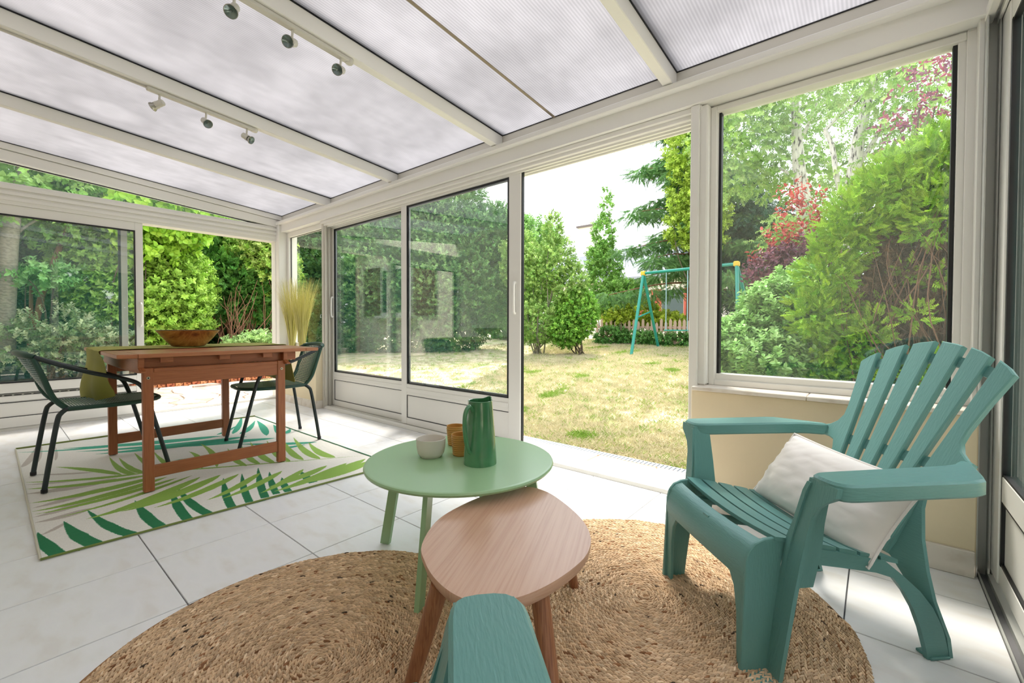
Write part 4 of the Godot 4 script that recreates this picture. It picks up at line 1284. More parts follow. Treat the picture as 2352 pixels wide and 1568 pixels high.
	for q in [[1880, 800, 0.2], [1870, 720, 0.2], [1895, 640, 0.22], [1930, 570, 0.24], [1960, 505, 0.24], [2010, 470, 0.25], [2050, 430, 0.26], [2100, 410, 0.26], [2150, 390, 0.28], [2200, 370, 0.3], [2240, 420, 0.3], [1900, 850, 0.24], [1960, 860, 0.24], [1930, 700, 0.18], [2160, 480, 0.24], [1990, 760, 0.16], [2130, 860, 0.2], [1950, 790, 0.2], [2090, 520, 0.1], [1985, 765, 0.09], [2105, 725, 0.08], [2145, 850, 0.14], [2060, 860, 0.12], [2085, 620, 0.07], [2030, 690, 0.06], [2150, 640, 0.08]]:
		eb.append([atz(q[0], q[1], -4.85 + rng.randf_range(-0.3, 0.1)) - o, V3(q[2], q[2] * 1.15, q[2])])
	foliage(th, "foliage", eb, 6500, fan, M.needle, 0.08, 0.135, lin(0.2, 0.44, 0.03), lin(0.5, 0.7, 0.08), 0, 0.3)
	var ib := []
	for q in [[2050, 700, 0.4], [2120, 620, 0.4], [2000, 800, 0.35], [2150, 780, 0.4], [2060, 580, 0.3], [2170, 560, 0.3]]:
		ib.append([atz(q[0], q[1], -5.25) - o, V3(q[2], q[2] * 1.3, q[2])])
	foliage(th, "dead_foliage", ib, 4200, fan, M.needle, 0.08, 0.15, lin(0.12, 0.075, 0.05), lin(0.3, 0.19, 0.12), 0, 0.1)
	# hedge behind the thuja and beyond the right wall
	for e in [[2050, 640, -9.5, "dark hedge shrub between the birches and the thuja"], [2200, 600, -8.5, "dark hedge shrub hidden behind the right of the thuja"], [2400, 640, -6.5, "dark hedge shrub outside the right sliding door"]]:
		var c := atz(e[0], e[1], e[2])
		shrub("hedge_shrub", e[3], "shrub", V3(c.x, ground_y(c.x, c.z), c.z), [[V3(c.x, 0.9, c.z), V3(1.0, 1.0, 0.9)], [V3(c.x + 0.8, 1.0, c.z + 0.3), V3(1.0, 1.0, 0.9)]], 1500, broad, M.leaf, 0.15, 0.25, D1, D2, 0, M.bark, 4, "hedge behind the thuja")
const PALM := [
	[0.269, 0.005, 0.166, 0.036, -0.005, 0.064, 0.048, 3, 0], [0.272, 0.037, 0.159, 0.061, -0.000, 0.082, 0.032, 3, 0], [0.251, 0.101, 0.153, 0.114, 0.039, 0.122, 0.020, 3, 0], [0.776, 0.124, 0.790, 0.061, 0.790, 0.004, 0.081, 3, 0], [0.830, 0.066, 0.859, 0.034, 0.875, 0.004, 0.030, 3, 0], [0.573, 0.229, 0.578, 0.107, 0.558, -0.001, 0.128, 3, 0], 
	[0.634, 0.181, 0.671, 0.087, 0.684, 0.004, 0.090, 3, 0], [0.698, 0.161, 0.737, 0.077, 0.752, 0.003, 0.089, 3, 0], [0.469, 0.183, 0.427, 0.101, 0.375, 0.021, 0.043, 3, 0], [0.526, 0.155, 0.503, 0.077, 0.472, 0.003, 0.052, 3, 0], [0.197, 0.430, 0.143, 0.203, 0.05, 0.000, 0.060, 2, 0], [0.275, 0.700, 0.199, 0.398, 0.090, 0.138, 0.149, 2, 0], 
	[0.338, 0.709, 0.269, 0.420, 0.169, 0.172, 0.106, 2, 0], [0.347, 0.780, 0.312, 0.473, 0.246, 0.220, 0.155, 2, 0], [0.444, 0.861, 0.351, 0.583, 0.229, 0.342, 0.149, 2, 0], [0.546, 0.886, 0.534, 0.633, 0.494, 0.427, 0.102, 2, 0], [0.606, 0.902, 0.575, 0.680, 0.516, 0.495, 0.100, 2, 0], [0.603, 0.961, 0.530, 0.819, 0.431, 0.694, 0.093, 2, 0], 
	[0.270, 0.752, 0.145, 0.840, -0.046, 0.949, 0.061, 2, 0], [0.290, 0.777, 0.225, 0.852, 0.086, 0.956, 0.071, 2, 0], [0.385, 0.854, 0.239, 0.916, 0.091, 0.963, 0.075, 2, 0], [0.388, 0.906, 0.304, 0.949, 0.221, 0.981, 0.050, 2, 0], [0.243, 0.691, 0.207, 0.755, 0.133, 0.836, 0.055, 2, 0], [0.403, 0.926, 0.385, 0.957, 0.341, 0.999, 0.070, 2, 0], 
	[1.005, 0.034, 0.939, 0.017, 0.852, 0.005, 0.051, 0, 1], [0.999, 0.101, 0.927, 0.076, 0.823, 0.060, 0.059, 0, 1], [0.993, 0.172, 0.911, 0.139, 0.784, 0.116, 0.049, 0, 1], [0.993, 0.234, 0.907, 0.225, 0.791, 0.228, 0.051, 0, 1], [0.998, 0.299, 0.895, 0.307, 0.763, 0.331, 0.045, 0, 1], [0.994, 0.351, 0.900, 0.341, 0.764, 0.350, 0.047, 0, 1], 
	[0.991, 0.415, 0.892, 0.442, 0.772, 0.488, 0.042, 0, 1], [0.989, 0.466, 0.888, 0.500, 0.768, 0.552, 0.039, 0, 1], [0.988, 0.514, 0.879, 0.557, 0.746, 0.621, 0.043, 0, 1], [0.984, 0.552, 0.901, 0.584, 0.803, 0.631, 0.038, 0, 1], [0.988, 0.588, 0.935, 0.606, 0.875, 0.634, 0.040, 0, 1], [0.971, 0.687, 0.920, 0.695, 0.856, 0.714, 0.053, 0, 1], 
	[0.549, 0.248, 0.429, 0.175, 0.332, 0.092, 0.063, 1, 0], [0.574, 0.312, 0.524, 0.149, 0.443, 0.001, 0.058, 1, 0], [0.603, 0.319, 0.575, 0.150, 0.512, 0.001, 0.080, 1, 0], [0.627, 0.342, 0.656, 0.156, 0.643, 0.003, 0.097, 1, 0], [0.654, 0.354, 0.706, 0.158, 0.709, 0.002, 0.087, 1, 0], [0.682, 0.376, 0.731, 0.169, 0.733, 0.006, 0.067, 1, 0], 
	[0.690, 0.419, 0.764, 0.212, 0.789, 0.053, 0.050, 1, 0], [0.718, 0.435, 0.812, 0.245, 0.841, 0.103, 0.097, 1, 0], [0.737, 0.493, 0.820, 0.315, 0.845, 0.180, 0.104, 1, 0], [0.765, 0.542, 0.844, 0.378, 0.872, 0.253, 0.081, 1, 0], [0.795, 0.602, 0.871, 0.478, 0.907, 0.380, 0.069, 1, 0], [0.823, 0.666, 0.891, 0.525, 0.921, 0.415, 0.071, 1, 0], 
	[0.849, 0.732, 0.916, 0.611, 0.951, 0.516, 0.067, 1, 0], [0.867, 0.814, 0.910, 0.669, 0.922, 0.556, 0.086, 1, 0], [0.887, 0.884, 0.943, 0.696, 0.962, 0.555, 0.101, 1, 0], [0.890, 0.966, 0.942, 0.751, 0.952, 0.594, 0.109, 1, 0], [0.918, 0.971, 0.952, 0.805, 0.962, 0.675, 0.111, 1, 0], [0.573, 0.287, 0.489, 0.258, 0.317, 0.258, 0.051, 1, 0], 
	[0.579, 0.315, 0.501, 0.287, 0.346, 0.283, 0.051, 1, 0], [0.601, 0.376, 0.500, 0.345, 0.314, 0.342, 0.057, 1, 0], [0.615, 0.414, 0.515, 0.394, 0.341, 0.403, 0.046, 1, 0], [0.643, 0.470, 0.514, 0.507, 0.419, 0.505, 0.049, 1, 0], [0.657, 0.516, 0.489, 0.568, 0.339, 0.581, 0.050, 1, 0], [0.707, 0.599, 0.614, 0.601, 0.466, 0.640, 0.051, 1, 0], 
	[0.719, 0.643, 0.611, 0.652, 0.439, 0.705, 0.052, 1, 0], [0.738, 0.690, 0.624, 0.696, 0.436, 0.750, 0.060, 1, 0], [0.754, 0.741, 0.641, 0.751, 0.458, 0.814, 0.063, 1, 0], [0.767, 0.787, 0.649, 0.807, 0.460, 0.883, 0.062, 1, 0], [0.793, 0.840, 0.674, 0.855, 0.478, 0.929, 0.069, 1, 0], [0.810, 0.894, 0.730, 0.885, 0.583, 0.934, 0.082, 1, 0], 
	[0.549, 0.244, 0.692, 0.589, 0.856, 0.988, 0.028, 1, 0]]

func rug_texture() -> ImageTexture:
	var W := 1200
	var H := 800
	var size := Vector2(2.41, 1.63)
	var im := Image.create(W, H, false, Image.FORMAT_RGB8)
	var ground := hexc(232, 230, 222)
	im.fill(ground)
	var cols := [hexc(24, 118, 72), hexc(140, 178, 76), hexc(44, 158, 128), hexc(190, 182, 172)]
	var edge := noise(17, 0.09, 2)
	for l in PALM:
		var a := Vector2(l[0], l[1]) * size
		var m := Vector2(l[2], l[3]) * size
		var b := Vector2(l[4], l[5]) * size
		var w: float = l[6]
		var kind: int = l[8]
		var c := m * 2.0 - (a + b) * 0.5
		var L := PackedVector2Array()
		var R := PackedVector2Array()
		for i in 15:
			var t := i / 14.0
			var p := a.lerp(c, t).lerp(c.lerp(b, t), t)
			var d := (c - a).lerp(b - c, t).normalized().orthogonal()
			var f: float
			if kind == 1:
				f = 0.46 * pow(minf(1.0, (1.0 - t) / 0.5), 0.8) + 0.015
			else:
				f = 0.4 * pow(sin(PI * pow(t, 0.7)), 0.9) + 0.02 * (1.0 - t)
			L.append(p + d * w * f)
			R.append(p - d * w * f)
		R.reverse()
		var poly := L
		poly.append_array(R)
		var lo := Vector2.INF
		var hi := -Vector2.INF
		for p in poly:
			lo = lo.min(p)
			hi = hi.max(p)
		var x0 := clampi(int(lo.x / size.x * W) - 3, 0, W - 1)
		var x1 := clampi(int(hi.x / size.x * W) + 3, 0, W - 1)
		var y0 := clampi(int(lo.y / size.y * H) - 3, 0, H - 1)
		var y1 := clampi(int(hi.y / size.y * H) + 3, 0, H - 1)
		for y in range(y0, y1 + 1):
			for x in range(x0, x1 + 1):
				var q := Vector2(x * size.x / W + 0.004 * edge.get_noise_2d(x * 2.5, y * 9.0), y * size.y / H + 0.003 * edge.get_noise_2d(x * 9.0 + 50.0, y * 2.5))
				if Geometry2D.is_point_in_polygon(q, poly):
					im.set_pixel(x, y, cols[l[7]])
	# weave: slight tone steps row by row
	for y in H:
		for x in W:
			var k := 0.97 + 0.03 * edge.get_noise_2d(x * 0.9, y * 14.0) - (0.03 if (x + y) % 2 == 0 else 0.0)
			var c := im.get_pixel(x, y)
			im.set_pixel(x, y, Color(c.r * k, c.g * k, c.b * k))
	return ImageTexture.create_from_image(im)

func build_furniture() -> void:
	build_rugs()
	build_dining()
	build_coffee_tables()
	build_table_items()
	build_armchairs()
	build_lights()
	build_grass_vase()

func build_rugs() -> void:
	# ---- palm rug
	var A := V3(-4.97, 0, -0.13)
	var u := V3(2.41, 0, 0.003)
	var w := V3(0.07, 0, -1.625)
	var r := thing("palm_rug", "woven rug with green palm fronds on off-white under the dining table", "rug", A)
	var rows := []
	var wave := noise(23, 0.8, 2)
	for j in 25:
		var row := PackedVector3Array()
		for i in 37:
			var p := u * (i / 36.0) + w * (j / 24.0)
			var lift := 0.004 + 0.0018 * wave.get_noise_2d(i * 0.9, j * 0.6)
			if i == 0:
				lift += 0.0025 * absf(wave.get_noise_2d(3.0, j * 2.0))
			if i > 34 and j > 22:
				lift += 0.0
			if i > 33 and j < 2 and false:
				lift += 0.01
			row.append(p + V3(0, lift, 0))
		rows.append(row)
	var pm := mat(Color(1, 1, 1), 0.85, {"albedo_texture": rug_texture(), "heightmap_enabled": true, "heightmap_texture": ntex(92, 0.2, [Color.BLACK, Color.WHITE], [0.2, 0.8], 256), "heightmap_scale": 0.06})
	part("weave", MB.new().sheet(rows, 0.005), pm, r)
	var ol := mat(hexc(112, 128, 62), 0.8)
	part("binding", MB.new().tube([V3(0, 0.007, 0), u + V3(0, 0.007, 0)], 0.0045, 6), mat(hexc(200, 196, 178), 0.8), r)
	part("binding", MB.new().tube([V3(0, 0.008, 0), w * 0.3 + V3(-0.008, 0.009, 0), w * 0.7 + V3(-0.006, 0.008, 0), w + V3(0, 0.008, 0)], 0.008, 6), ol, r)
	part("binding", MB.new().tube([u + V3(0, 0.007, 0), u + w + V3(0, 0.007, 0)], 0.005, 6), ol, r)
	part("binding", MB.new().tube([w + V3(0, 0.007, 0), u + w + V3(0, 0.007, 0)], 0.004, 6), mat(hexc(70, 130, 96), 0.8), r)
	# ---- two round jute rugs
	var vv := PackedVector3Array()
	var nn := PackedVector3Array()
	# a strand: a short slanted spindle
	for i in 5:
		for j in 6:
			var f := func(ii: int, jj: int) -> Vector3:
				var t := ii / 5.0
				var a := TAU * jj / 6.0
				var rr := sin(PI * lerpf(0.12, 0.88, t))
				return V3((t - 0.5) * 0.021, 0.0036 * sin(a) * rr, 0.0038 * cos(a) * rr)
			var p0: Vector3 = f.call(i, j)
			var p1: Vector3 = f.call(i + 1, j)
			var p2: Vector3 = f.call(i + 1, j + 1)
			var p3: Vector3 = f.call(i, j + 1)
			for p in [p0, p1, p2, p0, p2, p3]:
				vv.append(p)
				nn.append(p)
	var strand := finish(vv, nn)
	var jm := mat(Color(1, 1, 1), 0.9, {"vertex_color_use_as_albedo": true, "metallic_specular": 0.2})
	var base := mat(hexc(150, 112, 76), 0.95)
	var spots := [[V3(-1.178, 0, -0.583), 0.612, 0.0, "round braided jute rug nearest the camera, left of the wooden side table"], [V3(-0.603, 0, -1.452), 0.612, 0.004, "round braided jute rug under the green armchair by the window"]]
	for k in 2:
		var sp = spots[k]
		var o := thing("jute_rug", sp[3], "rug", sp[0] + V3(0, sp[2], 0), 0.0, "round braided jute rugs")
		var R: float = sp[1]
		part("backing", MB.new().lathe([Vector2(0, 0.0), Vector2(R - 0.006, 0.0), Vector2(R, 0.003), Vector2(R - 0.004, 0.006), Vector2(0, 0.006)], 96), base, o)
		var xf := []
		var cl := []
		var th := 0.0
		var pitch := 0.0138
		var tone := noise(88 + k, 1.0, 3)
		var warp := noise(98 + k, 1.2, 2)
		# one braid wound in a spiral
		var rad := 0.012
		while rad < R - 0.004:
			rad = 0.010 + pitch * th / TAU
			var rw := rad + 0.010 * warp.get_noise_2d(cos(th) * rad * 4.0, sin(th) * rad * 4.0)
			var side := 1.0 if xf.size() % 2 == 0 else -1.0
			var p := V3(cos(th) * (rw + side * 0.0028), 0.0065 + rng.randf_range(-0.0007, 0.0012), sin(th) * (rw + side * 0.0028))
			var ang := -th - PI / 2 + side * 0.4 + rng.randf_range(-0.1, 0.1)
			var s := rng.randf_range(0.85, 1.15)
			xf.append(Transform3D(Basis(Vector3.UP, ang).scaled(V3(s, s, s)), p))
			var g := 0.5 + 0.5 * tone.get_noise_2d(th * 2.2, rad * 30.0)
			var c := lin(0.70, 0.51, 0.34).lerp(lin(0.50, 0.33, 0.19), clampf(g * 1.1 - 0.1, 0, 1))
			var q := rng.randf()
			if q < 0.05:
				c = lin(0.76, 0.58, 0.40)
			elif q < 0.075:
				c = lin(0.3, 0.15, 0.075)
			elif q < 0.080:
				c = lin(0.1, 0.07, 0.05)
			var v := rng.randf_range(0.75, 1.25)
			cl.append(Color(c.r * v, c.g * v, c.b * v))
			th += 0.0078 / maxf(rad, 0.012)
		var mm := MultiMesh.new()
		mm.transform_format = MultiMesh.TRANSFORM_3D
		mm.use_colors = true
		mm.mesh = strand
		mm.instance_count = xf.size()
		for i in xf.size():
			mm.set_instance_transform(i, xf[i])
			mm.set_instance_color(i, cl[i])
		var b := MultiMeshInstance3D.new()
		b.name = "braid"
		b.multimesh = mm
		b.material_override = jm
		b.set_meta("kind", "stuff")
		o.add_child(b, true)

func build_dining() -> void:
	M.teak = mat(Color(1, 1, 1), 0.42, {"albedo_texture": wood(101, hexc(158, 94, 56), hexc(134, 76, 44), hexc(170, 106, 66)), "uv1_scale": Vector3(1.4, 5.0, 1)})
	M.teaktop = mat(Color(1, 1, 1), 0.34, {"albedo_texture": wood(102, hexc(172, 110, 74), hexc(150, 92, 62), hexc(186, 126, 88)), "uv1_scale": Vector3(1.2, 5.0, 1)})
	var o := V3(-3.685, 0.009, -0.93)
	var t := thing("dining_table", "reddish wooden garden dining table with an olive runner across it", "table", o)
	var X0 := -4.30 - o.x
	var X1 := -3.09 - o.x
	var Z0 := -1.53 - o.z
	var Z1 := -0.44 - o.z
	# top: boards along z between two breadboard ends
	var n := 8
	for k in n:
		var a := lerpf(X0, X1, float(k) / n)
		var b := lerpf(X0, X1, float(k + 1) / n)
		var m := MB.new().bb(V3(a + 0.001, 0.754, Z0 + 0.088), V3(b - 0.001, 0.777, Z1 - 0.088), 0.0025)
		m.grain = Vector3(0, 0, 1)
		part("top_board", m, M.teaktop, t)
	for e in [[Z0, Z0 + 0.087], [Z1 - 0.087, Z1]]:
		var m := MB.new().bb(V3(X0, 0.754, e[0]), V3(X1, 0.777, e[1]), 0.003)
		part("end_board", m, M.teaktop, t)
	for x in [-4.23, -3.14]:
		for z in [-0.575, -1.288]:
			var m := MB.new().bb(V3(x - o.x - 0.02, 0.0, z - o.z - 0.024), V3(x - o.x + 0.02, 0.695, z - o.z + 0.024), 0.003)
			m.grain = Vector3(0, 1, 0)
			part("leg", m, M.teak, t)
		# deep apron, lip and low stretcher
		var ap := MB.new().bb(V3(x - o.x - 0.012, 0.598, -1.288 - o.z), V3(x - o.x + 0.012, 0.672, -0.575 - o.z), 0.002)
		ap.bb(V3(x - o.x - 0.03, 0.668, -1.30 - o.z), V3(x - o.x + 0.014, 0.692, -0.60 - o.z), 0.003)
		ap.grain = Vector3(0, 0, 1)
		part("apron", ap, M.teak, t)
		var sp := MB.new().bb(V3(x - o.x - 0.01, 0.072, -1.27 - o.z), V3(x - o.x + 0.01, 0.142, -0.59 - o.z), 0.003)
		sp.grain = Vector3(0, 0, 1)
		part("stretcher", sp, M.teak, t)
		var rl := MB.new().bb(V3(x - o.x - 0.05, 0.695, -1.40 - o.z), V3(x - o.x - 0.02, 0.75, -0.56 - o.z), 0.002)
		rl.grain = Vector3(0, 0, 1)
		part("slide_rail", rl, M.teak, t)
		for z in [-0.66, -0.95, -1.2]:
			part("spacer_block", MB.new().bb(V3(x - o.x + 0.0, 0.722, z - o.z - 0.03), V3(x - o.x + 0.022, 0.756, z - o.z + 0.03), 0.003), M.teak, t)
	for z in [-0.545, -1.315]:
		# cross rails with rounded ends
		var poly := curve2([Vector2(X0 + 0.09, 0.752), Vector2(X0 + 0.09, 0.70), Vector2(X0 + 0.12, 0.668), Vector2(X1 - 0.06, 0.668), Vector2(X1 - 0.032, 0.70), Vector2(X1 - 0.03, 0.752)], 4)
		part("cross_rail", MB.new().extr(poly, V3(0, 0, z - o.z - 0.014), V3(1, 0, 0), V3(0, 1, 0), V3(0, 0, 0.028), 0.003), M.teak, t)
	var bolt := mat(hexc(210, 200, 180), 0.3, {"metallic": 0.8})
	for z in [-0.575, -1.288]:
		var bm := MB.new().tube([V3(-3.14 - o.x + 0.018, 0.64, z - o.z), V3(-3.14 - o.x + 0.024, 0.64, z - o.z)], [0.009, 0.008], 12)
		part("bolt", bm, bolt, t)
		part("bolt_socket", MB.new().tube([V3(-3.14 - o.x + 0.0235, 0.64, z - o.z), V3(-3.14 - o.x + 0.0246, 0.64, z - o.z)], 0.004, 8), M.dark, t)
	# ---- runner: over the top and down both ends
	var cloth := mat(hexc(152, 150, 66), 0.85, {"rim_enabled": true, "rim": 0.3, "heightmap_enabled": true, "heightmap_texture": ntex(93, 0.35, [Color.BLACK, Color.WHITE], [0.2, 0.8], 256), "heightmap_scale": 0.03, "uv1_scale": Vector3(6, 12, 1)})
	var rows := []
	var prof := []
	for i in 12:
		prof.append(Vector2(Z1 + 0.014 + 0.012 * sin(i * 0.5), lerpf(0.425, 0.755, i / 11.0)))
	prof.append(Vector2(Z1 + 0.008, 0.776))
	prof.append(Vector2(Z1 - 0.006, 0.7835))
	for i in 16:
		prof.append(Vector2(lerpf(Z1 - 0.05, Z0 + 0.05, i / 15.0), 0.7835))
	prof.append(Vector2(Z0 + 0.006, 0.7835))
	prof.append(Vector2(Z0 - 0.008, 0.776))
	for i in 10:
		prof.append(Vector2(Z0 - 0.014, lerpf(0.755, 0.49, i / 9.0)))
	for k in prof.size():
		var row := PackedVector3Array()
		var hang: float = clampf((0.76 - prof[k].y) / 0.3, 0, 1)
		for j in 21:
			var f := j / 20.0
			var x := lerpf(-4.14, -3.62, f) - o.x
			if hang > 0 and k < 14:
				# hangs in folds and drifts to the front corner
				x = lerpf(-4.14 - 0.02 * hang, -3.62, f) - o.x
			elif hang > 0:
				x = lerpf(-4.14, -3.62 + 0.14 * hang, f) - o.x
			var z: float = prof[k].x + (1.0 if k < 20 else -1.0) * hang * (0.012 * sin(f * 11.0) + 0.012 - (0.08 * f * f if k < 20 else 0.0))
			var y: float = prof[k].y + 0.0015 * sin(f * 17.0 + k) * (1.0 - hang) + (0.07 * f * f * hang if k < 14 else 0.0)
			row.append(V3(x, maxf(y, 0.7815) if k > 12 and k < prof.size() - 11 else y, z))
		rows.append(row)
	var rm := solo("table_runner", MB.new().sheet(rows, 0.0018), cloth, "olive green cloth runner hanging over both ends of the dining table", "table runner")
	rm.position = o
	# ---- wooden bowl
	var bw := mat(Color(1, 1, 1), 0.3, {"albedo_texture": wood(103, hexc(168, 112, 52), hexc(112, 62, 24), hexc(196, 148, 86), 256, 256, 0.012, 0.03), "uv1_scale": Vector3(3, 3, 1), "clearcoat_enabled": true, "clearcoat": 0.3})
	var bo := thing("wooden_bowl", "wide mango wood bowl on the runner of the dining table", "bowl", V3(-3.78, 0.795, -0.925))
	part("body", MB.new().lathe([Vector2(0, 0.006), Vector2(0.09, 0.0), Vector2(0.098, 0.003), Vector2(0.14, 0.05), Vector2(0.186, 0.112), Vector2(0.18, 0.114), Vector2(0.13, 0.055), Vector2(0.09, 0.014), Vector2(0, 0.012)], 48), bw, bo)
	part("rim", MB.new().lathe([Vector2(0.186, 0.1115), Vector2(0.1865, 0.1145), Vector2(0.1795, 0.1150), Vector2(0.1795, 0.1120)], 48), mat(hexc(44, 40, 44), 0.4), bo)
	# ---- bistro chairs
	var ch := bistro_chair()
	tag(ch, "dark green woven metal bistro chair at the near left end of the dining table", "chair", "bistro chairs at the dining table")
	ch.position = V3(-3.80, 0.009, -0.52)
	ch.rotation.y = -3.10
	dup(ch, "dark green woven metal bistro chair at the far end of the dining table", V3(-3.79, 0.009, -1.44), -0.12)

func bistro_chair() -> Node3D:
	var c := thing("bistro_chair", "", "chair")
	var steel := mat(hexc(48, 56, 58), 0.38, {"metallic": 0.3})
	var wrap := mat(hexc(38, 74, 62), 0.5)
	var weave := mat(hexc(74, 108, 104), 0.34)
	# arm and front leg: one bent tube each side
	for s in [-1.0, 1.0]:
		var p := curve([V3(s * 0.2, 0.755, -0.36), V3(s * 0.225, 0.715, -0.28), V3(s * 0.235, 0.655, -0.14), V3(s * 0.238, 0.60, 0.02), V3(s * 0.236, 0.56, 0.085), V3(s * 0.232, 0.50, 0.115), V3(s * 0.228, 0.4, 0.142), V3(s * 0.222, 0.2, 0.19), V3(s * 0.216, 0.012, 0.235)], 6)
		part("arm", MB.new().tube(p, 0.0125, 10), steel, c)
		part("leg", MB.new().tube(curve([V3(s * 0.205, 0.452, -0.235), V3(s * 0.214, 0.43, -0.262), V3(s * 0.222, 0.39, -0.278), V3(s * 0.23, 0.2, -0.308), V3(s * 0.236, 0.012, -0.335)], 6), 0.0125, 10), steel, c)
		for f in [V3(s * 0.216, 0.0, 0.235), V3(s * 0.236, 0.0, -0.335)]:
			part("foot_cap", MB.new().tube([f, f + V3(0, 0.02, 0)], 0.0145, 10), M.gasket, c)
		# back upright bound with cord
		part("back_post", MB.new().tube(curve([V3(s * 0.2, 0.45, -0.235), V3(s * 0.203, 0.52, -0.29), V3(s * 0.206, 0.65, -0.332), V3(s * 0.2, 0.75, -0.365)], 5), 0.0135, 8), wrap, c)
	part("top_rail", MB.new().tube(curve([V3(-0.2, 0.755, -0.36), V3(-0.17, 0.765, -0.388), V3(-0.09, 0.772, -0.408), V3(0, 0.775, -0.414), V3(0.09, 0.772, -0.408), V3(0.17, 0.765, -0.388), V3(0.2, 0.755, -0.36)], 5), 0.0165, 10), wrap, c)
	# seat hoop
	var hoop := []
	for i in 41:
		var a := lerpf(0.0, PI, i / 40.0)
		var cx := cos(a)
		var sx := sin(a)
		hoop.append(V3(0.215 * signf(cx) * pow(absf(cx), 0.55), 0.447 + 0.006 * sx, -0.04 + 0.26 * pow(sx, 0.7)))
	var ring := [V3(0.205, 0.452, -0.235)] + hoop + [V3(-0.205, 0.452, -0.235)]
	part("seat_frame", MB.new().tube(ring, 0.0125, 8), wrap, c)
	part("seat_frame", MB.new().tube([V3(-0.205, 0.452, -0.235), V3(0.205, 0.452, -0.235)], 0.01, 8), wrap, c)
	# woven seat and back
	var m := MB.new()
	var z := -0.225
	while z < 0.212:
		var q := clampf((z + 0.04) / 0.26, 0.0, 1.0)
		var hw := 0.212 if z < -0.04 else 0.212 * pow(maxf(0.0, 1.0 - pow(q, 2.9)), 0.4)
		if hw > 0.02:
			m.box(V3(0, 0.459 - 0.004 * sin((z + 0.2) * 9.0), z), V3(hw * 2.0, 0.0055, 0.0082), 0.0018)
		z += 0.0125
	for k in 9:
		m.box(V3(-0.18 + k * 0.045, 0.4555, -0.01), V3(0.007, 0.004, 0.40 - 0.06 * absf(k - 4)))
	var b := MB.new()
	for r in 24:
		var f := (r + 0.5) / 24.0
		var y := lerpf(0.465, 0.765, f)
		var zb := lerpf(-0.25, -0.365, pow(f, 0.8))
		var bul := 0.05 * f
		for s in 8:
			var xa := lerpf(-0.2, 0.2, s / 8.0)
			var xb := lerpf(-0.2, 0.2, (s + 1) / 8.0)
			var za := zb - bul * (1.0 - pow(xa / 0.2, 2.0))
			var zc := zb - bul * (1.0 - pow(xb / 0.2, 2.0))
			b.bar(V3(xa, y, za), V3(xb, y, zc), 0.004, 0.0068, Vector3.UP)
	for k in 15:
		var x := lerpf(-0.19, 0.19, k / 14.0)
		var last := Vector3.ZERO
		for r in 9:
			var f := r / 8.0
			var p := V3(x, lerpf(0.455, 0.77, f), lerpf(-0.24, -0.365, pow(f, 0.8)) - 0.05 * f * (1.0 - pow(x / 0.2, 2.0)))
			if r > 0:
				b.bar(last, p, 0.009, 0.003, V3(0, 0.4, 1))
			last = p
	var ws := part("seat_weave", m.done(0.0), weave, c)
	ws.set_meta("kind", "stuff")
	var wb := part("back_weave", b.done(0.0), weave, c)
	wb.set_meta("kind", "stuff")
	return c

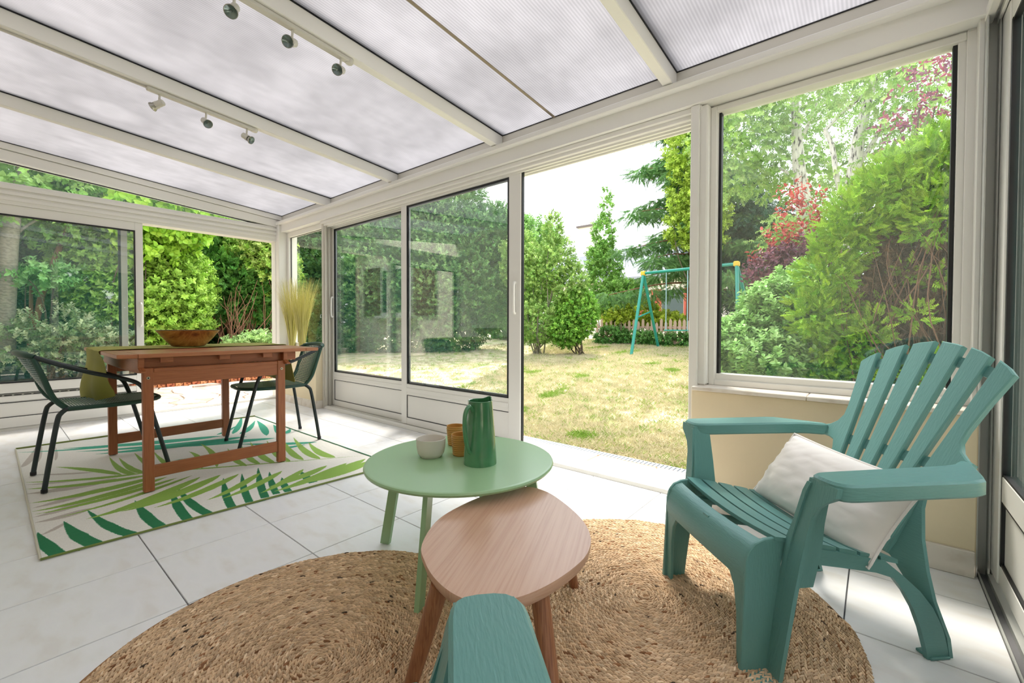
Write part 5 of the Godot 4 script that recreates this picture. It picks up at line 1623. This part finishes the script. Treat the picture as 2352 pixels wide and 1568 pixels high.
func build_coffee_tables() -> void:
	var sage := mat(hexc(150, 186, 142), 0.28, {"metallic_specular": 0.5})
	var gt := thing("round_coffee_table", "sage green metal round coffee table holding the jug and cups", "table", V3(-1.295, 0.004, -1.23))
	part("table_top", MB.new().lathe([Vector2(0, 0.385), Vector2(0.366, 0.385), Vector2(0.374, 0.389), Vector2(0.377, 0.396), Vector2(0.374, 0.402), Vector2(0.366, 0.405), Vector2(0, 0.405)], 96), sage, gt)
	for k in 4:
		var a := deg_to_rad(-158.0 + 90.0 * k)
		var d := V3(cos(a), 0, -sin(a))
		d = V3(cos(deg_to_rad(158.0 - 92.0 * k)), 0, sin(deg_to_rad(158.0 - 92.0 * k)))
		var s := d.cross(Vector3.UP)
		var top := d * 0.285 + V3(0, 0.386, 0)
		var bot := d * 0.355
		var ax := (top - bot).normalized()
		var w := 0.009
		var h := 0.021
		var r0 := PackedVector3Array([bot + s * w + d * h, bot + s * w - d * h, bot - s * w - d * h, bot - s * w + d * h])
		var r1 := PackedVector3Array([top + s * w + d * h, top + s * w - d * h, top - s * w - d * h, top - s * w + d * h])
		part("leg", MB.new().loft([r0, r1]), sage, gt)
	# ---- wooden side table, rounded triangular top
	var oak := mat(Color(1, 1, 1), 0.3, {"albedo_texture": wood(104, hexc(194, 154, 128), hexc(184, 141, 115), hexc(200, 162, 137), 512, 512, 0.004, 0.1), "uv1_scale": Vector3(1.1, 1.6, 1)})
	var oakleg := mat(Color(1, 1, 1), 0.4, {"albedo_texture": wood(105, hexc(150, 98, 66), hexc(122, 74, 48), hexc(168, 116, 80), 256, 256, 0.01, 0.1), "uv1_scale": Vector3(2, 6, 1)})
	var c := V3(-0.80, 0, -0.93)
	var wt := thing("side_table", "low wooden side table with a rounded triangular top and splayed legs", "table", c + V3(0, 0.008, 0))
	var out := []
	for p in [[-0.986, -1.247], [-1.033, -1.111], [-1.034, -0.967], [-1.007, -0.854], [-0.931, -0.741], [-0.856, -0.691], [-0.778, -0.659], [-0.70, -0.648], [-0.642, -0.664], [-0.593, -0.72], [-0.566, -0.80], [-0.557, -0.9], [-0.566, -0.989], [-0.607, -1.077], [-0.685, -1.157], [-0.804, -1.23], [-0.905, -1.268]]:
		out.append(Vector2(p[0] - c.x, p[1] - c.z))
	var poly := curve2(out, 6, true)
	var cen := Vector2.ZERO
	for p in poly:
		cen += p
	cen /= poly.size()
	var tp := MB.new()
	tp.grain = V3(0.41, 0, 0.91)
	var rings := []
	for e in [[0.955, 0.318], [0.985, 0.328], [0.998, 0.338], [1.0, 0.347], [0.996, 0.352]]:
		var ring := PackedVector3Array()
		for p in poly:
			var q := cen + (p - cen) * float(e[0])
			ring.append(V3(q.x, e[1], q.y))
		rings.append(ring)
	tp.loft(rings)
	part("table_top", tp, oak, wt)
	for e in [[V3(-0.79, 0.325, -0.685), V3(-0.895, 0, -0.665)], [V3(-0.602, 0.325, -0.825), V3(-0.552, 0, -0.832)], [V3(-0.80, 0.325, -1.20), V3(-0.822, 0, -1.343)]]:
		var m := MB.new().tube([e[1] - c, (e[0] as Vector3).lerp(e[1], 0.5) - c, e[0] - c], [0.0165, 0.0205, 0.023], 14)
		m.grain = Vector3(0, 1, 0)
		part("leg", m, oakleg, wt)

func build_table_items() -> void:
	var y := 0.405
	# ---- jug
	var glaze := mat(hexc(76, 134, 92), 0.12, {"albedo_texture": ntex(110, 0.012, [Color(0.8, 0.85, 0.8), Color(1, 1, 1)], [0.2, 0.7], 256), "clearcoat_enabled": true, "clearcoat": 0.6, "clearcoat_roughness": 0.05})
	var jug := thing("jug", "tall glazed green ceramic jug with a long handle on the green table", "jug", V3(-1.19, y, -1.236))
	var prof := [Vector2(0.062, 0.0), Vector2(0.0655, 0.003), Vector2(0.0655, 0.012), Vector2(0.063, 0.05), Vector2(0.058, 0.12), Vector2(0.052, 0.19), Vector2(0.0475, 0.245), Vector2(0.0475, 0.249), Vector2(0.0455, 0.2505), Vector2(0.043, 0.249), Vector2(0.0435, 0.24), Vector2(0.053, 0.12), Vector2(0.058, 0.02), Vector2(0.05, 0.012)]
	var rings := []
	var sp := V3(0.0, 0, -1.0).normalized()
	for p in prof:
		var ring := PackedVector3Array()
		for j in 40:
			var a := TAU * j / 40.0
			var d := V3(cos(a), 0, sin(a))
			# a pinched spout at the back of the rim
			var k := exp(-pow(acos(clampf(d.dot(sp), -1, 1)) / 0.32, 2.0)) * smoothstep(0.2, 0.25, p.y)
			ring.append(d * (p.x + 0.012 * k) + V3(0, p.y + 0.01 * k, 0))
		rings.append(ring)
	part("body", MB.new().loft(rings), glaze, jug)
	var hd := V3(0.1, 0, 0.99).normalized()
	var hp := curve([hd * 0.046 + V3(0, 0.215, 0), hd * 0.066 + V3(0, 0.235, 0), hd * 0.088 + V3(0, 0.215, 0), hd * 0.094 + V3(0, 0.17, 0), hd * 0.086 + V3(0, 0.11, 0), hd * 0.072 + V3(0, 0.07, 0), hd * 0.058 + V3(0, 0.058, 0)], 6)
	part("handle", MB.new().tube(hp, 0.0085, 12), glaze, jug)
	# ---- bowl
	var stone := mat(hexc(214, 208, 198), 0.45)
	var bo := thing("bowl", "small pale grey ceramic bowl on the green table", "bowl", V3(-1.405, y, -1.168))
	part("body", MB.new().lathe([Vector2(0, 0.002), Vector2(0.03, 0.0), Vector2(0.042, 0.004), Vector2(0.054, 0.02), Vector2(0.0585, 0.045), Vector2(0.0605, 0.078), Vector2(0.059, 0.08), Vector2(0.057, 0.078), Vector2(0.055, 0.045), Vector2(0.048, 0.018), Vector2(0.03, 0.008), Vector2(0, 0.007)], 48), stone, bo)
	# ---- ribbed ochre cups
	var och := mat(hexc(190, 138, 66), 0.4)
	var cu := thing("cup", "ribbed ochre cup behind the jug, the nearer of the two", "cup", V3(-1.325, y, -1.262), 0.0, "ribbed ochre cups")
	var pr := [Vector2(0, 0.002), Vector2(0.026, 0.0), Vector2(0.032, 0.004)]
	for i in 9:
		var yy := 0.008 + i * 0.0085
		var rr := 0.034 + 0.006 * (i / 8.0)
		pr.append(Vector2(rr, yy))
		pr.append(Vector2(rr + 0.0016, yy + 0.003))
		pr.append(Vector2(rr, yy + 0.006))
	pr.append_array([Vector2(0.0405, 0.09), Vector2(0.039, 0.0915), Vector2(0.0375, 0.09), Vector2(0.033, 0.02), Vector2(0, 0.01)])
	part("body", MB.new().lathe(pr, 40), och, cu)
	dup(cu, "ribbed ochre cup behind the jug, the farther of the two", V3(-1.455, y, -1.352), 0.0)

func armchair_parts(c: Node3D) -> void:
	var em := noise(120, 0.02, 2)
	em.domain_warp_enabled = true
	em.domain_warp_amplitude = 26.0
	em.domain_warp_frequency = 0.012
	var et := NoiseTexture2D.new()
	et.width = 512
	et.height = 512
	et.seamless = true
	em.noise_type = FastNoiseLite.TYPE_SIMPLEX_SMOOTH
	et.noise = em
	var pl := mat(hexc(98, 148, 143), 0.42, {"heightmap_enabled": true, "heightmap_texture": et, "heightmap_scale": 0.05, "uv1_scale": Vector3(2.5, 14, 1), "metallic_specular": 0.45})
	var nb := V3(0, 0.5655, 1).normalized()
	var up := V3(0, 1, -0.5655)
	var o := V3(0, 0, -0.048)
	for s in [-1.0, 1.0]:
		var sx := V3(s, 0, 0)
		var th := -nb * 0.022
		var sl := [
			[Vector2(0.009, 0.25), Vector2(0.036, 0.25), Vector2(0.053, 0.48), Vector2(0.081, 0.887), Vector2(0.062, 0.893), Vector2(0.011, 0.901)],
			[Vector2(0.057, 0.25), Vector2(0.083, 0.25), Vector2(0.113, 0.48), Vector2(0.168, 0.859), Vector2(0.14, 0.873), Vector2(0.104, 0.885)],
		]
		for q in sl:
			var m := MB.new().extr(PackedVector2Array(q), o, sx, up, th, 0.0035)
			m.grain = up.normalized()
			part("back_slat", m, pl, c)
		var outer := PackedVector2Array([Vector2(0.104, 0.27), Vector2(0.155, 0.27), Vector2(0.168, 0.40), Vector2(0.178, 0.49), Vector2(0.192, 0.518), Vector2(0.222, 0.526), Vector2(0.252, 0.528), Vector2(0.254, 0.562), Vector2(0.235, 0.568), Vector2(0.213, 0.585), Vector2(0.200, 0.610), Vector2(0.203, 0.645), Vector2(0.222, 0.73), Vector2(0.245, 0.812), Vector2(0.222, 0.833), Vector2(0.193, 0.851), Vector2(0.133, 0.48)])
		var mo := MB.new().extr(outer, o, sx, up, th, 0.0035)
		mo.grain = up.normalized()
		part("back_slat", mo, pl, c)
		# arm
		var arm := curve2([Vector2(0.275, 0.0), Vector2(0.279, 0.12)], 2)
		arm.append_array(PackedVector2Array([Vector2(0.282, 0.142), Vector2(0.288, 0.156), Vector2(0.300, 0.164), Vector2(0.32, 0.167), Vector2(0.345, 0.166), Vector2(0.363, 0.161), Vector2(0.376, 0.15), Vector2(0.383, 0.134), Vector2(0.385, 0.112), Vector2(0.387, -0.2), Vector2(0.379, -0.238), Vector2(0.345, -0.275), Vector2(0.30, -0.318), Vector2(0.26, -0.355), Vector2(0.235, -0.362), Vector2(0.235, -0.34), Vector2(0.256, -0.30), Vector2(0.266, -0.25), Vector2(0.271, -0.12)]))
		var am := MB.new().extr(arm, V3(0, 0.522, 0), sx, V3(0, 0, 1), V3(0, 0.044, 0), 0.006)
		am.grain = Vector3(0, 0, 1)
		part("armrest", am, pl, c)
		# front leg: web, flange, front strip, inner post
		var lg := MB.new()
		lg.grain = Vector3(0, 1, 0)
		var web := PackedVector2Array([Vector2(0.235, 0), Vector2(0.318, 0), Vector2(0.306, 0.25), Vector2(0.304, 0.305), Vector2(0.296, 0.335), Vector2(0.278, 0.357), Vector2(0.25, 0.369), Vector2(0.215, 0.372), Vector2(0.185, 0.36), Vector2(0.20, 0.3)])
		lg.extr(web, sx * 0.222, V3(0, 0, 1), V3(0, 1, 0), sx * 0.012, 0.002)
		var fl := func(p: Vector2) -> Vector3:
			return V3(s * p.x, p.y, 0.165 + 0.14 * (0.56 - p.y))
		var fo := [Vector2(0.374, 0.555), Vector2(0.371, 0.53), Vector2(0.345, 0.508), Vector2(0.325, 0.488), Vector2(0.31, 0.455), Vector2(0.30, 0.38), Vector2(0.291, 0.25), Vector2(0.285, 0.1), Vector2(0.282, 0.0)]
		var fi := [Vector2(0.287, 0.555), Vector2(0.284, 0.53), Vector2(0.277, 0.508), Vector2(0.27, 0.488), Vector2(0.26, 0.455), Vector2(0.238, 0.38), Vector2(0.232, 0.25), Vector2(0.232, 0.1), Vector2(0.232, 0.0)]
		var rings := []
		for i in fo.size():
			var a: Vector3 = fl.call(fo[i])
			var b: Vector3 = fl.call(fi[i])
			var back := V3(0, 0, -0.012 if i > 1 else -0.03)
			rings.append(PackedVector3Array([a, b, b + back, a + back]))
		lg.loft(rings)
		lg.extr(PackedVector2Array([Vector2(0.232, 0.0), Vector2(0.232, 0.275), Vector2(0.20, 0.268), Vector2(0.14, 0.258), Vector2(0.158, 0.248), Vector2(0.18, 0.215), Vector2(0.192, 0.15), Vector2(0.196, 0.0)]), V3(0, 0, 0.292), sx, V3(0, 1, 0.0), V3(0, 0, 0.012), 0.002)
		# inner post above the seat
		var ip := []
		for e in [[0.286, 0.545, 0.172, 0.108], [0.278, 0.52, 0.178, 0.105], [0.256, 0.42, 0.19, 0.103], [0.244, 0.335, 0.2, 0.10], [0.24, 0.24, 0.21, 0.12]]:
			ip.append(PackedVector3Array([V3(s * e[0], e[1], e[2]), V3(s * e[0], e[1], e[3]), V3(s * (e[0] + 0.012), e[1], e[3]), V3(s * (e[0] + 0.012), e[1], e[2])]))
		lg.loft(ip)
		lg.box(V3(s * 0.256, 0.006, 0.272), V3(0.05, 0.012, 0.075), 0.003)
		part("front_leg", lg, pl, c)
		# side rail running down into the rear leg
		var top := [Vector2(0.16, 0.352), Vector2(0.02, 0.322), Vector2(-0.108, 0.293), Vector2(-0.16, 0.252), Vector2(-0.22, 0.20), Vector2(-0.262, 0.15), Vector2(-0.295, 0.09), Vector2(-0.312, 0.03), Vector2(-0.318, 0.0)]
		var bot := [Vector2(0.16, 0.305), Vector2(0.02, 0.281), Vector2(-0.08, 0.262), Vector2(-0.135, 0.243), Vector2(-0.17, 0.20), Vector2(-0.20, 0.15), Vector2(-0.225, 0.09), Vector2(-0.243, 0.03), Vector2(-0.25, 0.0)]
		var sr := MB.new()
		var rr := []
		for i in top.size():
			var x := 0.242
			rr.append(PackedVector3Array([V3(s * x, top[i].y, top[i].x), V3(s * x, bot[i].y, bot[i].x), V3(s * (x - 0.014), bot[i].y, bot[i].x), V3(s * (x - 0.014), top[i].y, top[i].x)]))
		sr.loft(rr)
		sr.box(V3(s * 0.225, 0.004, -0.285), V3(0.046, 0.008, 0.062), 0.002)
		part("rear_leg", sr, pl, c)
		# back skirt flaring from the backrest into the rear leg
		var sk := []
		for e in [[0.10, 0.30, -0.22, 0.172, 0.475, -0.318], [0.13, 0.28, -0.215, 0.182, 0.41, -0.29], [0.165, 0.26, -0.21, 0.205, 0.33, -0.265], [0.19, 0.22, -0.22, 0.232, 0.25, -0.25], [0.2, 0.15, -0.25, 0.242, 0.17, -0.262], [0.205, 0.06, -0.295, 0.243, 0.06, -0.308], [0.206, 0.0, -0.312, 0.243, 0.0, -0.318]]:
			sk.append(PackedVector3Array([V3(s * e[0], e[1], e[2]), V3(s * e[3], e[4], e[5]), V3(s * e[3], e[4] - 0.004, e[5] - 0.012), V3(s * e[0], e[1] - 0.004, e[2] - 0.012)]))
		part("back_skirt", MB.new().loft(sk), pl, c)
	# seat: rolled front edge, then slats
	var roll := MB.new()
	var pr := [Vector2(0.25, 0.362), Vector2(0.272, 0.357), Vector2(0.289, 0.341), Vector2(0.301, 0.312), Vector2(0.306, 0.275), Vector2(0.304, 0.25), Vector2(0.292, 0.25), Vector2(0.293, 0.275), Vector2(0.288, 0.306), Vector2(0.278, 0.33), Vector2(0.265, 0.344), Vector2(0.249, 0.35)]
	var rg := []
	for i in 13:
		var x := lerpf(-0.226, 0.226, i / 12.0)
		var sag := -0.012 * (1.0 - pow(x / 0.226, 2.0))
		var ring := PackedVector3Array()
		for p in pr:
			ring.append(V3(x, p.y + sag * (1.0 if p.y > 0.3 else 0.2), p.x))
		rg.append(ring)
	roll.loft(rg)
	part("seat_front", roll, pl, c)
	for k in 6:
		var za := 0.222 - k * 0.064
		var zb := za - 0.054
		var ring_a := []
		for i in 13:
			var x := lerpf(-0.238, 0.238, i / 12.0)
			var sag := -0.016 * (1.0 - pow(x / 0.238, 2.0))
			var h := func(z: float) -> float:
				return (0.3 + (z + 0.108) * 0.235 if z < 0.12 else 0.3 + 0.228 * 0.235 + (z - 0.12) * 0.2) + sag
			var ya: float = h.call(za)
			var yb: float = h.call(zb)
			ring_a.append(PackedVector3Array([V3(x, ya + 0.003, za), V3(x, (ya + yb) / 2 + 0.004, (za + zb) / 2), V3(x, yb + 0.003, zb), V3(x, yb - 0.009, zb), V3(x, ya - 0.009, za)]))
		var sm := MB.new().loft(ring_a)
		part("seat_slat", sm, pl, c)
	for x in [-0.16, 0.0, 0.16]:
		part("seat_rib", MB.new().bar(V3(x, 0.332, 0.285), V3(x, 0.265, -0.12), 0.03, 0.016), pl, c)
	# arched rails behind the back slats
	var rail := MB.new()
	var r2 := MB.new()
	for i in 10:
		var xa := lerpf(-0.2, 0.2, i / 10.0)
		var xb := lerpf(-0.2, 0.2, (i + 1) / 10.0)
		var ya := 0.848 - 1.0 * xa * xa
		var yb := 0.848 - 1.0 * xb * xb
		rail.bar(o + V3(xa, 0, 0) + up * ya - nb * 0.02, o + V3(xb, 0, 0) + up * yb - nb * 0.02, 0.012, 0.034, up)
	r2.bar(o + V3(-0.17, 0, 0) + up * 0.537 - nb * 0.02, o + V3(0.17, 0, 0) + up * 0.537 - nb * 0.02, 0.012, 0.034, up)
	part("back_rail", rail, pl, c)
	part("back_rail", r2, pl, c)

func build_armchairs() -> void:
	var c := thing("armchair", "green plastic slatted garden armchair with a white cushion facing the tables", "armchair", V3(-0.22, 0.0, -1.69), -0.765, "green plastic garden armchairs")
	armchair_parts(c)
	dup(c, "green plastic garden armchair in the foreground, only its arms in the picture", V3(-0.512, 0.004, -0.090), -2.275)
	# ---- cushion
	var cm := mat(hexc(236, 232, 228), 0.9, {"rim_enabled": true, "rim": 0.25})
	var cu := thing("cushion", "off-white rectangular cushion leaning in the green armchair", "cushion", c.position, c.rotation.y)
	var ctr := V3(0.008, 0.405, -0.133)
	var ex := V3(0.245, -0.012, 0.0)
	var ey := V3(0.006, 0.112, -0.082)
	var ez := ex.cross(ey).normalized()
	var wr := noise(131, 1.0, 3)
	var m := MB.new()
	for sd in [1.0, -1.0]:
		var rows := []
		for j in 25:
			var row := PackedVector3Array()
			for i in 37:
				var u := i / 18.0 - 1.0
				var v := j / 12.0 - 1.0
				var pin := 1.0 - 0.05 * (1.0 - u * u) * v * v
				var pin2 := 1.0 - 0.035 * (1.0 - v * v) * u * u
				var t := pow(maxf(0.0, 1.0 - pow(absf(u), 3.0)), 0.6) * pow(maxf(0.0, 1.0 - pow(absf(v), 2.6)), 0.6)
				var cr := 0.009 * wr.get_noise_2d(u * 2.2 + 9.0 * sd, v * 5.0) * (1.0 - t * 0.5) + 0.006 * sin(v * 9.0 + u * 4.0) * smoothstep(0.45, 0.95, absf(u)) * t
				row.append(ctr + ex * u * pin2 + ey * v * pin + ez * sd * (0.068 * t + (cr if t > 0.001 else 0.0)))
			rows.append(row)
		for j in 24:
			for i in 36:
				if sd > 0:
					m.quad(rows[j][i], rows[j][i + 1], rows[j + 1][i + 1], rows[j + 1][i])
				else:
					m.quad(rows[j + 1][i], rows[j + 1][i + 1], rows[j][i + 1], rows[j][i])
	part("cover", m.done(80.0), cm, cu)
	var loop := []
	for i in 121:
		var a := TAU * i / 120.0
		var q := maxf(absf(cos(a)), absf(sin(a)))
		var u := cos(a) / q
		var v := sin(a) / q
		loop.append(ctr + ex * u * (1.0 - 0.035 * (1.0 - v * v) * u * u) * 1.006 + ey * v * (1.0 - 0.05 * (1.0 - u * u) * v * v) * 1.012)
	part("piping", MB.new().tube(loop, 0.004, 6), cm, cu)

func build_lights() -> void:
	var wm := mat(hexc(206, 204, 194), 0.4)
	var rim := mat(hexc(170, 168, 158), 0.25, {"metallic": 0.8})
	var lens := mat(hexc(120, 134, 130), 0.08, {"metallic": 0.55})
	for e in [[-3.423, [V3(-0.75, -0.5, 0.62), V3(0.85, -0.55, -0.15), V3(0.7, -0.5, -0.55)], "white spotlight rail under the third rafter with three spots turned different ways"], [-2.148, [V3(0.55, -0.75, 0.35), V3(0.55, -0.5, 0.6), V3(0.55, -0.5, 0.6)], "white spotlight rail under the second rafter with its three lamps facing the room"]]:
		var x: float = e[0]
		var zc := -0.94
		var yc := roof_y(zc) - 0.092
		var t := thing("track_light", e[2], "track light", V3(x, yc, zc), 0.0, "spotlight rails under the rafters")
		t.rotation = Vector3(-atan(ROOF_K), 0, 0)
		part("rail", MB.new().bb(V3(-0.02, -0.022, -0.3), V3(0.02, 0.0, 0.3), 0.005), wm, t)
		part("end_cap", MB.new().lathe([Vector2(0, -0.025), Vector2(0.018, -0.024), Vector2(0.022, -0.018), Vector2(0.022, -0.001)], 16, V3(0, 0, -0.3)), wm, t)
		for k in 3:
			var z := 0.235 - k * 0.245
			var s := Node3D.new()
			s.name = "spotlight"
			t.add_child(s, true)
			s.position = V3(0, -0.02, z)
			part("arm", MB.new().tube([V3(0, 0.002, 0), V3(0, -0.045, 0)], 0.006, 8).box(V3(0, -0.05, 0), V3(0.01, 0.018, 0.012), 0.003), wm, s)
			var d: Vector3 = (e[1][k] as Vector3).normalized()
			var p := V3(0, -0.062, 0) - d * 0.012
			var u := d.cross(Vector3.UP).normalized()
			var b := Basis(u, d, u.cross(d))
			var sh := MB.new().lathe([Vector2(0, -0.018), Vector2(0.016, -0.018), Vector2(0.0195, -0.014), Vector2(0.0195, 0.03), Vector2(0.0165, 0.03), Vector2(0.0165, -0.01)], 20)
			var bl := MB.new().lathe([Vector2(0.012, 0.026), Vector2(0.015, 0.032), Vector2(0.027, 0.05), Vector2(0.028, 0.056), Vector2(0.0255, 0.057)], 24)
			var ln := MB.new().lathe([Vector2(0.0255, 0.0565), Vector2(0.022, 0.054), Vector2(0.012, 0.046), Vector2(0.004, 0.044), Vector2(0.0035, 0.05), Vector2(0, 0.051)], 24)
			var fin := MB.new()
			fin.box(V3(0, 0.034, 0.019), V3(0.018, 0.03, 0.002)).box(V3(0, 0.034, -0.019), V3(0.018, 0.03, 0.002))
			var xf := Transform3D(b, p)
			part("lamp_can", MB.new().add(sh, xf).add(fin, xf), wm, s)
			part("reflector", MB.new().add(bl, xf), rim, s)
			part("lens", MB.new().add(ln, xf), lens, s)
	# cable duct along the lower side of one rafter
	solo("cable_duct", MB.new().extr(PackedVector2Array([Vector2(-0.645, roof_y(-0.645) - 0.102), Vector2(0.55, roof_y(0.55) - 0.102), Vector2(0.55, roof_y(0.55) - 0.0925), Vector2(-0.645, roof_y(-0.645) - 0.0925)]), V3(-3.437, 0, 0), V3(0, 0, 1), V3(0, 1, 0), V3(0.012, 0, 0), 0.001), wm, "thin white cable duct running up the rafter to the farther spotlight rail", "cable duct")

func build_grass_vase() -> void:
	var gm := mat(Color(1, 1, 1), 0.6, {"vertex_color_use_as_albedo": true, "backlight_enabled": true, "backlight": Color(0.5, 0.5, 0.5)})
	var blade: ArrayMesh
	for e in [[V3(-5.60, 0.669, -2.44), 0, "bundle of golden green decorative grass on the sill, against the corner post"], [V3(-5.33, 0.669, -2.44), 1, "bundle of golden green decorative grass on the sill, right of the other bundle"]]:
		var o := thing("grass_bundle", e[2], "decorative grass", e[0], 0.0, "golden grass bundles on the sill")
		var m := MB.new()
		var cols := []
		var mm := MultiMesh.new()
		if blade == null:
			var b := MB.new()
			var rr := []
			for i in 8:
				var f := i / 7.0
				var w := 0.0026 * (1.0 - 0.75 * f)
				rr.append(PackedVector3Array([V3(-w, f, 0.14 * f * f), V3(0, f, 0.14 * f * f + w * 0.8), V3(w, f, 0.14 * f * f)]))
			b.loft(rr)
			blade = b.done(0.0)
		mm.transform_format = MultiMesh.TRANSFORM_3D
		mm.use_colors = true
		mm.mesh = blade
		mm.instance_count = 430
		for i in 430:
			var a := rng.randf() * TAU
			var r := 0.055 * sqrt(rng.randf())
			var h := rng.randf_range(0.5, 0.86)
			var tilt := rng.randf_range(0.0, 0.11)
			var bb := Basis(Vector3.UP, a) * Basis(Vector3.RIGHT, tilt)
			mm.set_instance_transform(i, Transform3D(bb * Basis.from_scale(V3(1.0, h, h * rng.randf_range(0.4, 1.2))), V3(sin(a) * r * 0.6, 0, cos(a) * r * 0.6)))
			mm.set_instance_color(i, lin(0.5, 0.47, 0.08).lerp(lin(0.74, 0.68, 0.3), rng.randf()))
		var g := MultiMeshInstance3D.new()
		g.name = "blades"
		g.multimesh = mm
		g.material_override = gm
		g.set_meta("kind", "stuff")
		o.add_child(g, true)
